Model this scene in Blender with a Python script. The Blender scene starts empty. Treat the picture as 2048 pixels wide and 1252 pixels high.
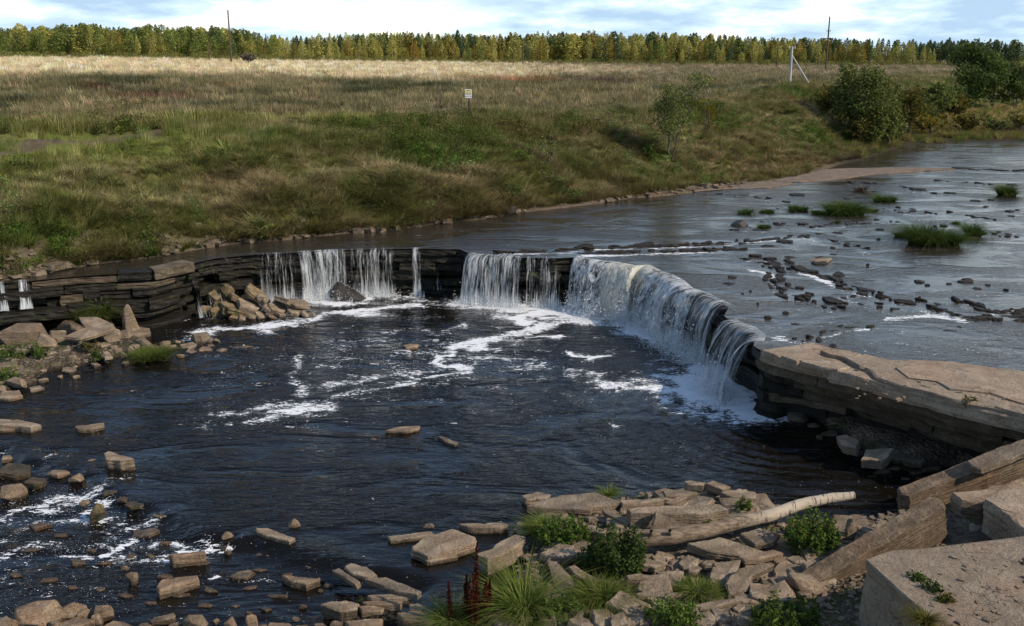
import bpy, bmesh, math, random
import numpy as np
from mathutils import Vector, Matrix

sc = bpy.context.scene
COL = sc.collection
R = math.radians

# ------------------------------------------------------------------ camera
F, PITCH, CAMZ = 1967.0, R(14.7), 11.0
cam = bpy.data.objects.new('camera', bpy.data.cameras.new('camera'))
COL.objects.link(cam)
cam.location = (0, 0, CAMZ)
cam.rotation_euler = (R(90) - PITCH, 0, 0)
cam.data.sensor_width = 36
cam.data.lens = 36 * F / 2048
cam.data.clip_start, cam.data.clip_end = 0.5, 8000
sc.camera = cam

# ------------------------------------------------------------------ light
SUN_EL, SUN_AZ = R(36), R(112)            # azimuth clockwise from +Y (the viewing direction)
sund = Vector((math.sin(SUN_AZ) * math.cos(SUN_EL), math.cos(SUN_AZ) * math.cos(SUN_EL), math.sin(SUN_EL)))
sl = bpy.data.lights.new('sun', 'SUN')
sl.energy, sl.angle, sl.color = 4.7, R(0.6), (1.0, 0.87, 0.70)
so = bpy.data.objects.new('sun', sl)
COL.objects.link(so)
so.rotation_euler = (-sund).to_track_quat('-Z', 'Y').to_euler()

world = bpy.data.worlds.new('World')
sc.world = world
world.use_nodes = True
wn, wl = world.node_tree.nodes, world.node_tree.links
wn.clear()
w_out = wn.new('ShaderNodeOutputWorld')
sky = wn.new('ShaderNodeTexSky')
sky.sky_type = 'NISHITA'
sky.sun_disc = False
sky.sun_elevation, sky.sun_rotation = SUN_EL, SUN_AZ
sky.air_density, sky.dust_density, sky.ozone_density = 1.0, 0.0, 2.0
bg = wn.new('ShaderNodeBackground')
bg.inputs[1].default_value = 0.15
bgc = wn.new('ShaderNodeBackground')
bgc.inputs[1].default_value = 1.0
mixw = wn.new('ShaderNodeMixShader')
tc = wn.new('ShaderNodeTexCoord')
sep = wn.new('ShaderNodeSeparateXYZ')
wl.new(tc.outputs['Generated'], sep.inputs[0])


def wmath(op, a, b=None, clamp=False):
    n = wn.new('ShaderNodeMath')
    n.operation = op
    n.use_clamp = clamp
    for i, v in enumerate((a, b)):
        if v is None:
            continue
        if isinstance(v, (int, float)):
            n.inputs[i].default_value = v
        else:
            wl.new(v, n.inputs[i])
    return n.outputs[0]


zz = wmath('ADD', wmath('ABSOLUTE', sep.outputs[2]), 0.20)
cmb = wn.new('ShaderNodeCombineXYZ')                  # a flat cloud deck seen in perspective
wl.new(wmath('DIVIDE', sep.outputs[0], zz), cmb.inputs[0])
wl.new(wmath('DIVIDE', sep.outputs[1], zz), cmb.inputs[1])


def wnoise(scale, detail, rough, off):
    m = wn.new('ShaderNodeMapping')
    m.inputs['Location'].default_value = off
    wl.new(cmb.outputs[0], m.inputs[0])
    n = wn.new('ShaderNodeTexNoise')
    n.inputs['Scale'].default_value = scale
    n.inputs['Detail'].default_value = detail
    n.inputs['Roughness'].default_value = rough
    wl.new(m.outputs[0], n.inputs['Vector'])
    return n.outputs[0]


def wramp(src, stops):
    r = wn.new('ShaderNodeValToRGB')
    el = r.color_ramp.elements
    while len(el) < len(stops):
        el.new(0.5)
    for e, (p, c) in zip(el, stops):
        e.position, e.color = p, (*c, 1)
    wl.new(src, r.inputs[0])
    return r.outputs[0]


low = wmath('POWER', 2.718, wmath('MULTIPLY', wmath('ABSOLUTE', sep.outputs[2]), -5.5))      # towards the horizon the deck is seen edge-on and closes up
cover = wramp(wmath('ADD', wnoise(0.62, 7, 0.55, (3.1, 7.7, 0)), wmath('MULTIPLY', low, 0.34)), [(0.55, (0, 0, 0)), (0.71, (1, 1, 1))])
shade = wramp(wnoise(1.5, 7, 0.58, (9.2, 1.4, 4)), [(0.40, (0.44, 0.62, 0.82)), (0.50, (0.68, 0.86, 0.99)), (0.575, (1.12, 1.08, 1.01))])
wl.new(sky.outputs[0], bg.inputs[0])
wl.new(shade, bgc.inputs[0])
wl.new(wmath('MULTIPLY', cover, 0.98), mixw.inputs[0])
wl.new(bg.outputs[0], mixw.inputs[1])
wl.new(bgc.outputs[0], mixw.inputs[2])
wl.new(mixw.outputs[0], w_out.inputs[0])

vs = sc.view_settings
vs.view_transform, vs.look, vs.exposure, vs.gamma = 'Standard', 'None', 0.2, 1.0
vs.use_curve_mapping = False
sc.render.engine = 'CYCLES'
sc.cycles.use_denoising = True
sc.cycles.max_bounces = 6
sc.cycles.diffuse_bounces = 2
sc.cycles.glossy_bounces = 3
sc.cycles.transmission_bounces = 3
sc.cycles.transparent_max_bounces = 16
sc.cycles.caustics_reflective = sc.cycles.caustics_refractive = False
sc.cycles.sample_clamp_indirect = 4

# ------------------------------------------------------------------ small helpers
rng = np.random.default_rng(7)
random.seed(7)
CP, SP = math.cos(PITCH), math.sin(PITCH)


def ray(px, py):
    x, y = (px - 1024) / F, -(py - 626) / F
    return np.array((x, CP + y * SP, -SP + y * CP))


def at(px, py, z):
    """point of the horizontal plane z that the photograph shows at (px, py)"""
    d = ray(px, py)
    return d * ((z - CAMZ) / d[2]) + (0, 0, CAMZ)


def aty(px, py, Y):
    d = ray(px, py)
    return d * (Y / d[1]) + (0, 0, CAMZ)


def hash3(ix, iy, iz, seed):
    h = (ix.astype(np.int64) * 374761393 + iy.astype(np.int64) * 668265263 + iz.astype(np.int64) * 2147483647 + seed * 974634533) & 0xffffffff
    h = ((h ^ (h >> 13)) * 1274126177) & 0xffffffff
    h = (h ^ (h >> 16)) & 0xffffffff
    return h.astype(np.float64) / 0xffffffff


def vnoise(x, y, z=0.0, seed=0):
    x, y, z = np.broadcast_arrays(np.asarray(x, float), np.asarray(y, float), np.asarray(z, float))
    fx, fy, fz = np.floor(x), np.floor(y), np.floor(z)
    u, v, w = x - fx, y - fy, z - fz
    u, v, w = (t * t * (3 - 2 * t) for t in (u, v, w))
    o = 0
    for i in (0, 1):
        for j in (0, 1):
            for k in (0, 1):
                o = o + hash3(fx + i, fy + j, fz + k, seed) * (u if i else 1 - u) * (v if j else 1 - v) * (w if k else 1 - w)
    return o * 2 - 1


def fbm(x, y, z=0.0, seed=0, oct=4):
    o, a, f = 0, 1, 1
    for i in range(oct):
        o = o + a * vnoise(np.asarray(x) * f, np.asarray(y) * f, np.asarray(z) * f, seed + i * 17)
        a *= 0.5
        f *= 2.03
    return o / 1.9


def smooth(a, b, x):
    t = np.clip((np.asarray(x, float) - a) / (b - a), 0, 1)
    return t * t * (3 - 2 * t)


def seg_dist(P, poly):
    """distance of 2D points P (N,2) to a polyline, and the signed side (left of travel = +)"""
    best = np.full(len(P), 1e9)
    side = np.zeros(len(P))
    for a, b in zip(poly[:-1], poly[1:]):
        a, b = np.asarray(a[:2]), np.asarray(b[:2])
        ab = b - a
        t = np.clip(((P - a) @ ab) / (ab @ ab), 0, 1)
        q = a + t[:, None] * ab
        d = np.hypot(*(P - q).T)
        cr = ab[0] * (P[:, 1] - a[1]) - ab[1] * (P[:, 0] - a[0])
        m = d < best - 1e-9
        best[m] = d[m]
        side[m] = np.sign(cr[m])
    return best, side


def tag(o, label=None, cat=None, group=None, kind=None):
    if label: o['label'] = label
    if cat: o['category'] = cat
    if group: o['group'] = group
    if kind or cat: o['kind'] = kind or 'thing'
    return o


def link(name, me, mat=None, parent=None):
    o = bpy.data.objects.new(name, me)
    COL.objects.link(o)
    if mat is not None and me is not None:
        me.materials.append(mat)
    if parent is not None:
        o.parent = parent
    return o


def empty(name, loc=(0, 0, 0)):
    o = bpy.data.objects.new(name, None)
    o.empty_display_size = 0.2
    COL.objects.link(o)
    o.location = loc
    return o


def mesh(name, v, f, smooth_shade=False):
    me = bpy.data.meshes.new(name)
    v = np.asarray(v, float)
    if isinstance(f, np.ndarray):
        n, k = f.shape
        me.vertices.add(len(v))
        me.vertices.foreach_set('co', v.ravel())
        me.loops.add(n * k)
        me.loops.foreach_set('vertex_index', f.ravel().astype(np.int32))
        me.polygons.add(n)
        me.polygons.foreach_set('loop_start', np.arange(0, n * k, k, dtype=np.int32))
        me.update(calc_edges=True)
    else:
        me.from_pydata([tuple(p) for p in v], [], [tuple(int(i) for i in p) for p in f])
    me.update()
    if smooth_shade:
        me.polygons.foreach_set('use_smooth', np.ones(len(me.polygons), bool))
    return me


def grid_faces(nu, nv):
    i = np.arange(nu - 1)[:, None] * nv + np.arange(nv - 1)[None, :]
    return np.stack([i, i + nv, i + nv + 1, i + 1], -1).reshape(-1, 4)


def add_attr(me, name, vals, kind='FLOAT'):
    a = me.attributes.new(name, kind, 'POINT')
    vals = np.asarray(vals, np.float32)
    if kind == 'FLOAT':
        a.data.foreach_set('value', vals)
    elif kind == 'FLOAT_VECTOR':
        a.data.foreach_set('vector', vals.ravel())
    elif kind == 'FLOAT_COLOR':
        a.data.foreach_set('color', np.c_[vals, np.ones(len(vals))].astype(np.float32).ravel())


# ------------------------------------------------------------------ materials
class NT:
    def __init__(s, name):
        s.m = bpy.data.materials.new(name)
        s.m.use_nodes = True
        s.n, s.l = s.m.node_tree.nodes, s.m.node_tree.links
        s.n.clear()
        s.out = s.n.new('ShaderNodeOutputMaterial')

    def put(s, sock, v):
        if hasattr(v, 'is_output'):
            s.l.new(v, sock)
        elif v is not None:
            if hasattr(sock, 'default_value') and not isinstance(v, (int, float)) and len(v) == 3 and sock.type == 'RGBA':
                v = (*v, 1)
            sock.default_value = v

    def math(s, op, a, b=None, c=None, clamp=False):
        n = s.n.new('ShaderNodeMath')
        n.operation, n.use_clamp = op, clamp
        for i, v in enumerate((a, b, c)):
            s.put(n.inputs[i], v)
        return n.outputs[0]

    def vmul(s, v, w):
        n = s.n.new('ShaderNodeVectorMath')
        n.operation = 'MULTIPLY'
        s.put(n.inputs[0], v)
        s.put(n.inputs[1], w)
        return n.outputs[0]

    def coord(s, which='Object'):
        return s.n.new('ShaderNodeTexCoord').outputs[which]

    def pos(s):
        return s.n.new('ShaderNodeNewGeometry').outputs['Position']

    def attr(s, name, kind='GEOMETRY'):
        n = s.n.new('ShaderNodeAttribute')
        n.attribute_type, n.attribute_name = kind, name
        return n

    def rand(s):
        return s.n.new('ShaderNodeObjectInfo').outputs['Random']

    def noise(s, vec, scale, detail=3, rough=0.5, dist=0.0):
        n = s.n.new('ShaderNodeTexNoise')
        s.put(n.inputs['Vector'], vec)
        for k, v in (('Scale', scale), ('Detail', detail), ('Roughness', rough), ('Distortion', dist)):
            n.inputs[k].default_value = v
        return n.outputs[0]

    def vor(s, vec, scale, feature='F1', out=0):
        n = s.n.new('ShaderNodeTexVoronoi')
        n.feature = feature
        s.put(n.inputs['Vector'], vec)
        n.inputs['Scale'].default_value = scale
        return n.outputs[out]

    def ramp(s, fac, stops, interp='LINEAR'):
        r = s.n.new('ShaderNodeValToRGB')
        r.color_ramp.interpolation = interp
        el = r.color_ramp.elements
        while len(el) < len(stops):
            el.new(0.5)
        for e, (p, c) in zip(el, stops):
            e.position, e.color = p, ((c, c, c, 1) if isinstance(c, (int, float)) else (*c, 1))
        s.put(r.inputs[0], fac)
        return r.outputs[0]

    def mix(s, fac, a, b, op='MIX'):
        n = s.n.new('ShaderNodeMix')
        n.data_type, n.blend_type = 'RGBA', op
        s.put(n.inputs[0], fac)
        s.put(n.inputs[6], a)
        s.put(n.inputs[7], b)
        return n.outputs[2]

    def maprange(s, v, a, b, c=0.0, d=1.0, kind='SMOOTHSTEP'):
        n = s.n.new('ShaderNodeMapRange')
        n.interpolation_type = kind
        for i, q in enumerate((v, a, b, c, d)):
            s.put(n.inputs[i], q)
        return n.outputs[0]

    def bump(s, h, strength=0.5, dist=0.02, normal=None):
        n = s.n.new('ShaderNodeBump')
        n.inputs['Strength'].default_value = strength
        n.inputs['Distance'].default_value = dist
        s.put(n.inputs['Height'], h)
        if normal is not None:
            s.put(n.inputs['Normal'], normal)
        return n.outputs[0]

    def bsdf(s, col, rough=0.8, normal=None, spec=0.5, **kw):
        n = s.n.new('ShaderNodeBsdfPrincipled')
        s.put(n.inputs['Base Color'], col)
        s.put(n.inputs['Roughness'], rough)
        s.put(n.inputs['Specular IOR Level'], spec)
        if normal is not None:
            s.put(n.inputs['Normal'], normal)
        for k, v in kw.items():
            s.put(n.inputs[k], v)
        return n.outputs[0]

    def shmix(s, fac, a, b):
        n = s.n.new('ShaderNodeMixShader')
        s.put(n.inputs[0], fac)
        s.l.new(a, n.inputs[1])
        s.l.new(b, n.inputs[2])
        return n.outputs[0]

    def done(s, sh):
        s.l.new(sh, s.out.inputs[0])
        return s.m


def mat_stone(name, lo, mid, hi, wet_z=None, wet=0.30, moss=0.0, rough=0.85, strata=1.0, crack=0.0):
    t = NT(name)
    co = t.coord('Object')
    big = t.noise(co, 1.7, 4, 0.6)
    fine = t.noise(co, 11, 6, 0.68)
    lay = t.noise(t.vmul(co, (1.3, 1.3, 17.0)), 1.6, 5, 0.65)
    col = t.ramp(t.math('ADD', t.math('MULTIPLY', big, 0.55), t.math('MULTIPLY', fine, 0.45)),
                 [(0.30, lo), (0.50, mid), (0.68, hi)])
    col = t.mix(t.maprange(lay, 0.36, 0.62, 0.38 * strata, 0.0), col, tuple(c * 0.42 for c in lo))
    pits = t.maprange(t.noise(co, 24, 5, 0.75), 0.56, 0.68)
    if crack:
        wv = t.n.new('ShaderNodeVectorMath')
        nz = t.n.new('ShaderNodeTexNoise')
        nz.inputs['Scale'].default_value, nz.inputs['Detail'].default_value = 2.2, 5
        t.l.new(co, nz.inputs['Vector'])
        wv.operation = 'MULTIPLY_ADD'
        t.l.new(nz.outputs['Color'], wv.inputs[0])
        wv.inputs[1].default_value = (0.7, 0.7, 0.7)
        t.l.new(co, wv.inputs[2])
        crk = t.maprange(t.vor(wv.outputs[0], 0.75, 'DISTANCE_TO_EDGE'), 0.0, 0.012, 1.0, 0.0)
        crk = t.math('MULTIPLY', crk, t.maprange(t.noise(co, 0.9, 2), 0.46, 0.56))
        pits = t.math('MAXIMUM', pits, t.math('MULTIPLY', crk, crack))
    col = t.mix(t.math('MULTIPLY', pits, 0.6), col, tuple(c * 0.4 for c in lo))
    bright = t.math('MULTIPLY_ADD', t.rand(), 0.5, 0.72)
    col = t.mix(1.0, col, t.ramp(bright, [(0, 0.0), (1, 1.0)]), 'MULTIPLY')
    if crack:
        st = t.maprange(t.noise(t.vmul(co, (0.7, 1.5, 1)), 1.3, 6, 0.7, 0.8), 0.54, 0.66)
        col = t.mix(t.math('MULTIPLY', st, 0.55), col, tuple(c * 0.5 for c in lo))
    hue = t.noise(t.pos(), 0.9, 2)
    col = t.mix(t.maprange(hue, 0.45, 0.65, 0, 0.35), col, t.mix(1.0, col, (1.05, 0.82, 0.72), 'MULTIPLY'))
    if moss:
        mo = t.maprange(t.noise(t.pos(), 2.6, 5, 0.65), 0.62 - 0.18 * moss, 0.72 - 0.1 * moss)
        col = t.mix(t.math('MULTIPLY', mo, 0.85), col, (0.035, 0.05, 0.012))
    rr = rough
    if wet_z is not None:
        sp = t.n.new('ShaderNodeSeparateXYZ')
        t.l.new(t.pos(), sp.inputs[0])
        edge = t.math('ADD', sp.outputs[2], t.math('MULTIPLY', t.math('SUBTRACT', t.noise(t.pos(), 5, 3), 0.5), -0.22))
        w = t.maprange(edge, wet_z, wet_z + 0.07, 1.0, 0.0)
        col = t.mix(t.math('MULTIPLY', w, 1 - wet), col, t.mix(1.0, col, (0.16, 0.13, 0.08), 'MULTIPLY'))
        rr = t.math('MULTIPLY_ADD', w, 0.30 - rough, rough)
    h = t.math('ADD', t.math('SUBTRACT', t.math('MULTIPLY', lay, 0.9 * strata), t.math('MULTIPLY', pits, 0.35)), t.math('ADD', t.math('MULTIPLY', fine, 0.7), big))
    return t.done(t.bsdf(col, rr, t.bump(h, 1.0, 0.06), 0.3))


M = {}
M['stone'] = mat_stone('limestone', (0.135, 0.10, 0.066), (0.26, 0.20, 0.138), (0.40, 0.325, 0.24), wet_z=0.02)
M['stone_low'] = mat_stone('limestone_in_low_water', (0.13, 0.09, 0.055), (0.25, 0.18, 0.118), (0.39, 0.305, 0.215), wet_z=-0.14)
M['ledge'] = mat_stone('wet_shaded_ledge_limestone', (0.007, 0.006, 0.004), (0.015, 0.012, 0.008), (0.036, 0.028, 0.018), moss=0.4, rough=0.5)  # wet rock; part of the near-black is backlit shade put into the colour
M['ledge_dry'] = mat_stone('dry_ledge_limestone', (0.055, 0.043, 0.028), (0.115, 0.09, 0.06), (0.21, 0.17, 0.12), moss=0.35)
M['ledge_top'] = mat_stone('pale_shelf_limestone', (0.17, 0.128, 0.09), (0.29, 0.225, 0.16), (0.39, 0.315, 0.235), strata=0.45, crack=1.0)
M['beach'] = mat_stone('damp_beach_rock', (0.085, 0.065, 0.046), (0.17, 0.13, 0.095), (0.27, 0.21, 0.155), strata=0.4, crack=1.0)
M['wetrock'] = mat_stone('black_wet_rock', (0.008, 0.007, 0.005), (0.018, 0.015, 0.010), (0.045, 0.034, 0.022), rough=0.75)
M['mossrock'] = mat_stone('mossy_limestone', (0.12, 0.085, 0.04), (0.21, 0.15, 0.085), (0.30, 0.23, 0.14), wet_z=0.05, moss=0.75)
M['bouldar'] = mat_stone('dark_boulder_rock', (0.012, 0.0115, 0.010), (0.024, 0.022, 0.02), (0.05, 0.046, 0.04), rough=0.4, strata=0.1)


def mat_grass(name, spread=0.5, trans=0.3):
    """blades: colour from the tint stored with each tuft"""
    t = NT(name)
    a = t.attr('tint', 'INSTANCER').outputs['Color']
    sh = t.attr('lum').outputs['Fac']
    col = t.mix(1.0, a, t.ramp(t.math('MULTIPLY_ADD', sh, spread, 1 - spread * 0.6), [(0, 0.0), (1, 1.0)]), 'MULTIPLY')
    d = t.n.new('ShaderNodeBsdfDiffuse')
    tr = t.n.new('ShaderNodeBsdfTranslucent')
    t.l.new(col, d.inputs[0])
    t.l.new(col, tr.inputs[0])
    return t.done(t.shmix(trans, d.outputs[0], tr.outputs[0]))


def mat_leaf(name, c0, c1, c2, trans=0.3, scale=0.6, gloss=0.0):
    """leaves: two tones in clumps plus a shade stored per leaf"""
    t = NT(name)
    n = t.noise(t.pos(), scale, 3, 0.6)
    lum = t.attr('lum').outputs['Fac']
    f = t.math('ADD', t.math('MULTIPLY', n, 0.6), t.math('MULTIPLY', lum, 0.4))
    col = t.ramp(f, [(0.3, c0), (0.5, c1), (0.68, c2)])
    br = t.math('MULTIPLY_ADD', t.rand(), 0.5, 0.7)
    col = t.mix(1.0, col, t.ramp(br, [(0, 0.0), (1, 1.0)]), 'MULTIPLY')
    d = t.bsdf(col, 0.55, None, gloss) if gloss else None
    if d is None:
        dn = t.n.new('ShaderNodeBsdfDiffuse')
        t.l.new(col, dn.inputs[0])
        d = dn.outputs[0]
    tr = t.n.new('ShaderNodeBsdfTranslucent')
    t.l.new(col, tr.inputs[0])
    return t.done(t.shmix(trans, d, tr.outputs[0]))


def mat_plain(name, c0, c1, scale=6, rough=0.8, bump=0.3):
    t = NT(name)
    n = t.noise(t.coord('Object'), scale, 5, 0.6)
    return t.done(t.bsdf(t.ramp(n, [(0.3, c0), (0.7, c1)]), rough, t.bump(n, bump, 0.02), 0.3))


M['grass'] = mat_grass('grass_blade')
M['tuft'] = mat_leaf('tussock_blade', (0.050, 0.085, 0.015), (0.12, 0.17, 0.032), (0.26, 0.27, 0.085), 0.4, 3.5)
M['tuft_river'] = mat_leaf('river_sedge_blade', (0.025, 0.050, 0.012), (0.050, 0.090, 0.022), (0.10, 0.13, 0.035), 0.3, 0.9)
M['nettle'] = mat_leaf('nettle_leaf', (0.035, 0.068, 0.012), (0.085, 0.14, 0.026), (0.15, 0.21, 0.045), 0.35, 3.0)
M['darkleaf'] = mat_leaf('dark_herb_leaf', (0.020, 0.038, 0.010), (0.045, 0.075, 0.018), (0.085, 0.115, 0.03), 0.3, 3.0)
M['dock'] = mat_leaf('dock_seed', (0.035, 0.010, 0.007), (0.075, 0.020, 0.012), (0.12, 0.035, 0.02), 0.2, 4.0)
M['birch_far'] = mat_leaf('far_birch_leaf', (0.23, 0.24, 0.06), (0.42, 0.40, 0.105), (0.58, 0.51, 0.15), 0.4, 0.25)
M['gold_far'] = mat_leaf('far_golden_leaf', (0.20, 0.13, 0.02), (0.36, 0.22, 0.03), (0.48, 0.29, 0.04), 0.35, 0.25)
M['green_far'] = mat_leaf('far_green_leaf', (0.085, 0.125, 0.035), (0.18, 0.23, 0.06), (0.30, 0.31, 0.08), 0.35, 0.22)
M['pine_far'] = mat_leaf('far_pine_needle', (0.045, 0.075, 0.036), (0.085, 0.125, 0.055), (0.15, 0.18, 0.075), 0.25, 0.25)
M['rust_far'] = mat_leaf('far_rusty_leaf', (0.13, 0.11, 0.025), (0.26, 0.20, 0.04), (0.36, 0.27, 0.06), 0.35, 0.25)
M['willow'] = mat_leaf('willow_leaf', (0.055, 0.08, 0.022), (0.125, 0.155, 0.042), (0.235, 0.24, 0.08), 0.35, 0.5)
M['shoregreen'] = mat_leaf('shore_tree_leaf', (0.035, 0.06, 0.02), (0.075, 0.11, 0.032), (0.14, 0.17, 0.05), 0.35, 0.3)
M['oliveleaf'] = mat_leaf('olive_leaf', (0.045, 0.050, 0.012), (0.10, 0.095, 0.022), (0.17, 0.135, 0.035), 0.35, 0.5)
M['yellowleaf'] = mat_leaf('yellow_leaf', (0.11, 0.095, 0.015), (0.21, 0.165, 0.025), (0.30, 0.22, 0.035), 0.35, 0.8)
M['bark'] = mat_plain('grey_bark', (0.05, 0.042, 0.033), (0.12, 0.10, 0.08), 8)
M['palebark'] = mat_plain('pale_bark', (0.16, 0.15, 0.13), (0.38, 0.36, 0.32), 5)
M['oldwood'] = mat_plain('weathered_pole_wood', (0.045, 0.032, 0.022), (0.11, 0.08, 0.055), 6)
M['concrete'] = mat_plain('pale_concrete', (0.32, 0.33, 0.33), (0.48, 0.48, 0.46), 4)
M['blackmetal'] = mat_plain('dark_metal', (0.012, 0.012, 0.014), (0.03, 0.03, 0.03), 9, 0.5)
M['signpaint'] = mat_plain('white_sign_paint', (0.66, 0.66, 0.63), (0.78, 0.78, 0.74), 5, 0.5, 0.05)
M['signyellow'] = mat_plain('yellow_sign_paint', (0.55, 0.45, 0.10), (0.64, 0.53, 0.15), 8, 0.5, 0.05)
M['signink'] = mat_plain('dark_sign_ink', (0.02, 0.02, 0.05), (0.05, 0.05, 0.08), 8, 0.5, 0.05)
M['signgrey'] = mat_plain('grey_sign_print', (0.30, 0.31, 0.31), (0.42, 0.42, 0.40), 30, 0.6, 0.05)

# ------------------------------------------------------------------ terrain of the far bank and field
def proj(P):
    P = np.asarray(P, float)
    x, y, z = P[..., 0], P[..., 1], P[..., 2] - CAMZ
    dep = y * CP - z * SP
    return 1024 + F * x / dep, 626 - F * (y * SP + z * CP) / dep


# per column of the photograph: shoreline row, then (row, distance) keys up the bank and over the field
PROF = [
    (-1100, 566, (533, 38.8), (432, 41.0), (340, 48), (245, 65), (160, 118), (113, 330)),
    (-400, 566, (533, 38.9), (432, 41.2), (340, 48.5), (245, 65), (160, 118), (113, 330)),
    (0, 560, (530, 39.4), (430, 42.0), (340, 49), (245, 66), (160, 120), (113, 330)),
    (250, 520, (500, 43.0), (410, 46), (320, 55), (240, 68), (160, 120), (114, 330)),
    (500, 484, (465, 47.5), (380, 50.5), (300, 57.5), (238, 69), (165, 125), (118, 350)),
    (760, 461, (448, 50.8), (370, 53.7), (300, 60), (238, 70), (170, 130), (121, 400)),
    (938, 440, (428, 54.0), (360, 57), (290, 63), (232, 72), (172, 135), (123, 420)),
    (1130, 412, (398, 59.8), (330, 64), (270, 70), (232, 77), (180, 125), (125, 430)),
    (1300, 393, (372, 65.5), (300, 71.5), (250, 77), (225, 83), (180, 125), (127, 437)),
    (1450, 377, (342, 74), (290, 80), (235, 88), (205, 97), (175, 130), (128, 437)),
    (1580, 365, (327, 81), (270, 88), (210, 98), (172, 118), (160, 150), (129, 437)),
    (1700, 324, (302, 92), (250, 101), (195, 112), (172, 128), (155, 180), (130, 437)),
    (1830, 288, (262, 114), (235, 132), (205, 155), (165, 200), (145, 260), (131, 437)),
    (1950, 282, (255, 118), (225, 150), (200, 180), (160, 230), (140, 300), (132, 437)),
    (2048, 280, (250, 120), (218, 160), (200, 185), (160, 235), (140, 300), (133, 437)),
    (2600, 280, (250, 120), (218, 160), (200, 185), (160, 235), (140, 300), (133, 437)),
    (3600, 280, (250, 120), (218, 160), (200, 185), (160, 235), (140, 300), (133, 437)),
]
WZ = 2.2                                   # level of the upper river
cols, keyY, keyZ = [], [], []
for row in PROF:
    px, sh = row[0], row[1]
    s = at(px, sh, WZ + 0.03)
    Y, Z = [s[1] - 0.35, s[1]], [WZ - 0.35, WZ + 0.03]
    for r, yy in row[2:]:
        Y.append(yy)
        Z.append(aty(px, r, yy)[2])
    Y.append(3800)
    Z.append(Z[-1])
    cols.append(px); keyY.append(Y); keyZ.append(Z)
cols, keyY, keyZ = np.array(cols, float), np.array(keyY), np.array(keyZ)
SEG = [4, 5, 22, 24, 26, 30, 44, 14]
VP = np.concatenate([i + np.linspace(0, 1, n, endpoint=False) for i, n in enumerate(SEG)] + [[8.0]])
UP = np.concatenate([np.linspace(-1100, -150, 60, endpoint=False), np.linspace(-150, 2200, 380, endpoint=False), np.linspace(2200, 3600, 60)])


def loft(px, v):
    """smooth interpolation of the keys: distance and height at column px, profile position v"""
    px, v = np.broadcast_arrays(np.asarray(px, float), np.asarray(v, float))
    i = np.clip(np.searchsorted(cols, px) - 1, 0, len(cols) - 2)
    t = np.clip((px - cols[i]) / (cols[i + 1] - cols[i]), 0, 1)
    t = t * t * (3 - 2 * t) * 0.5 + t * 0.5
    k = np.clip(np.floor(v).astype(int), 0, 7)
    w = v - k
    out = []
    for K in (keyY, keyZ):
        A = K[i, k] * (1 - t) + K[i + 1, k] * t
        B = K[i, k + 1] * (1 - t) + K[i + 1, k + 1] * t
        out.append((A, B))
    Y = out[0][0] * (1 - w) + out[0][1] * w
    Z = out[1][0] * (1 - w) + out[1][1] * w
    return Y, Z


def ter(px, v):
    px, v = np.broadcast_arrays(np.asarray(px, float), np.asarray(v, float))
    Y, _ = loft(px, v)
    dz = [loft(px, np.clip(v + d, 0, 8))[1] for d in (-0.35, -0.18, 0, 0.18, 0.35)]
    Z = np.where(v > 1.15, sum(dz) / 5, dz[2])
    dep = Y * CP - (Z - CAMZ) * SP
    X = (px - 1024) / F * dep
    amp = smooth(1.0, 2.0, v) * (1 - smooth(4.0, 5.2, v)) * 0.75 + smooth(4.5, 5.5, v) * 0.35
    amp = np.where(v > 7, 0.0, amp)
    Z = Z + amp * fbm(X * 0.33, Y * 0.33, 0, 5, 4) + amp * 0.5 * fbm(X * 1.1, Y * 1.1, 0, 15, 3)
    gully = smooth(1.2, 2.2, v) * (1 - smooth(3.6, 4.4, v))
    Z = Z - gully * 0.45 * smooth(0.25, 0.8, fbm(X * 0.22 + Y * 0.1, Y * 0.03, 0, 31, 2))
    # soft hillock that carries the braced pole
    Z = Z + 0.20 * np.exp(-(((px - 1590) / 70) ** 2 + ((v - 4.6) / 0.5) ** 2))
    return np.stack([X, Y, Z], -1)


U2, V2 = np.meshgrid(UP, VP, indexing='ij')
TP = ter(U2, V2)
ppx, prow = proj(TP)
Uf, Vf = U2.ravel(), V2.ravel()


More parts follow.
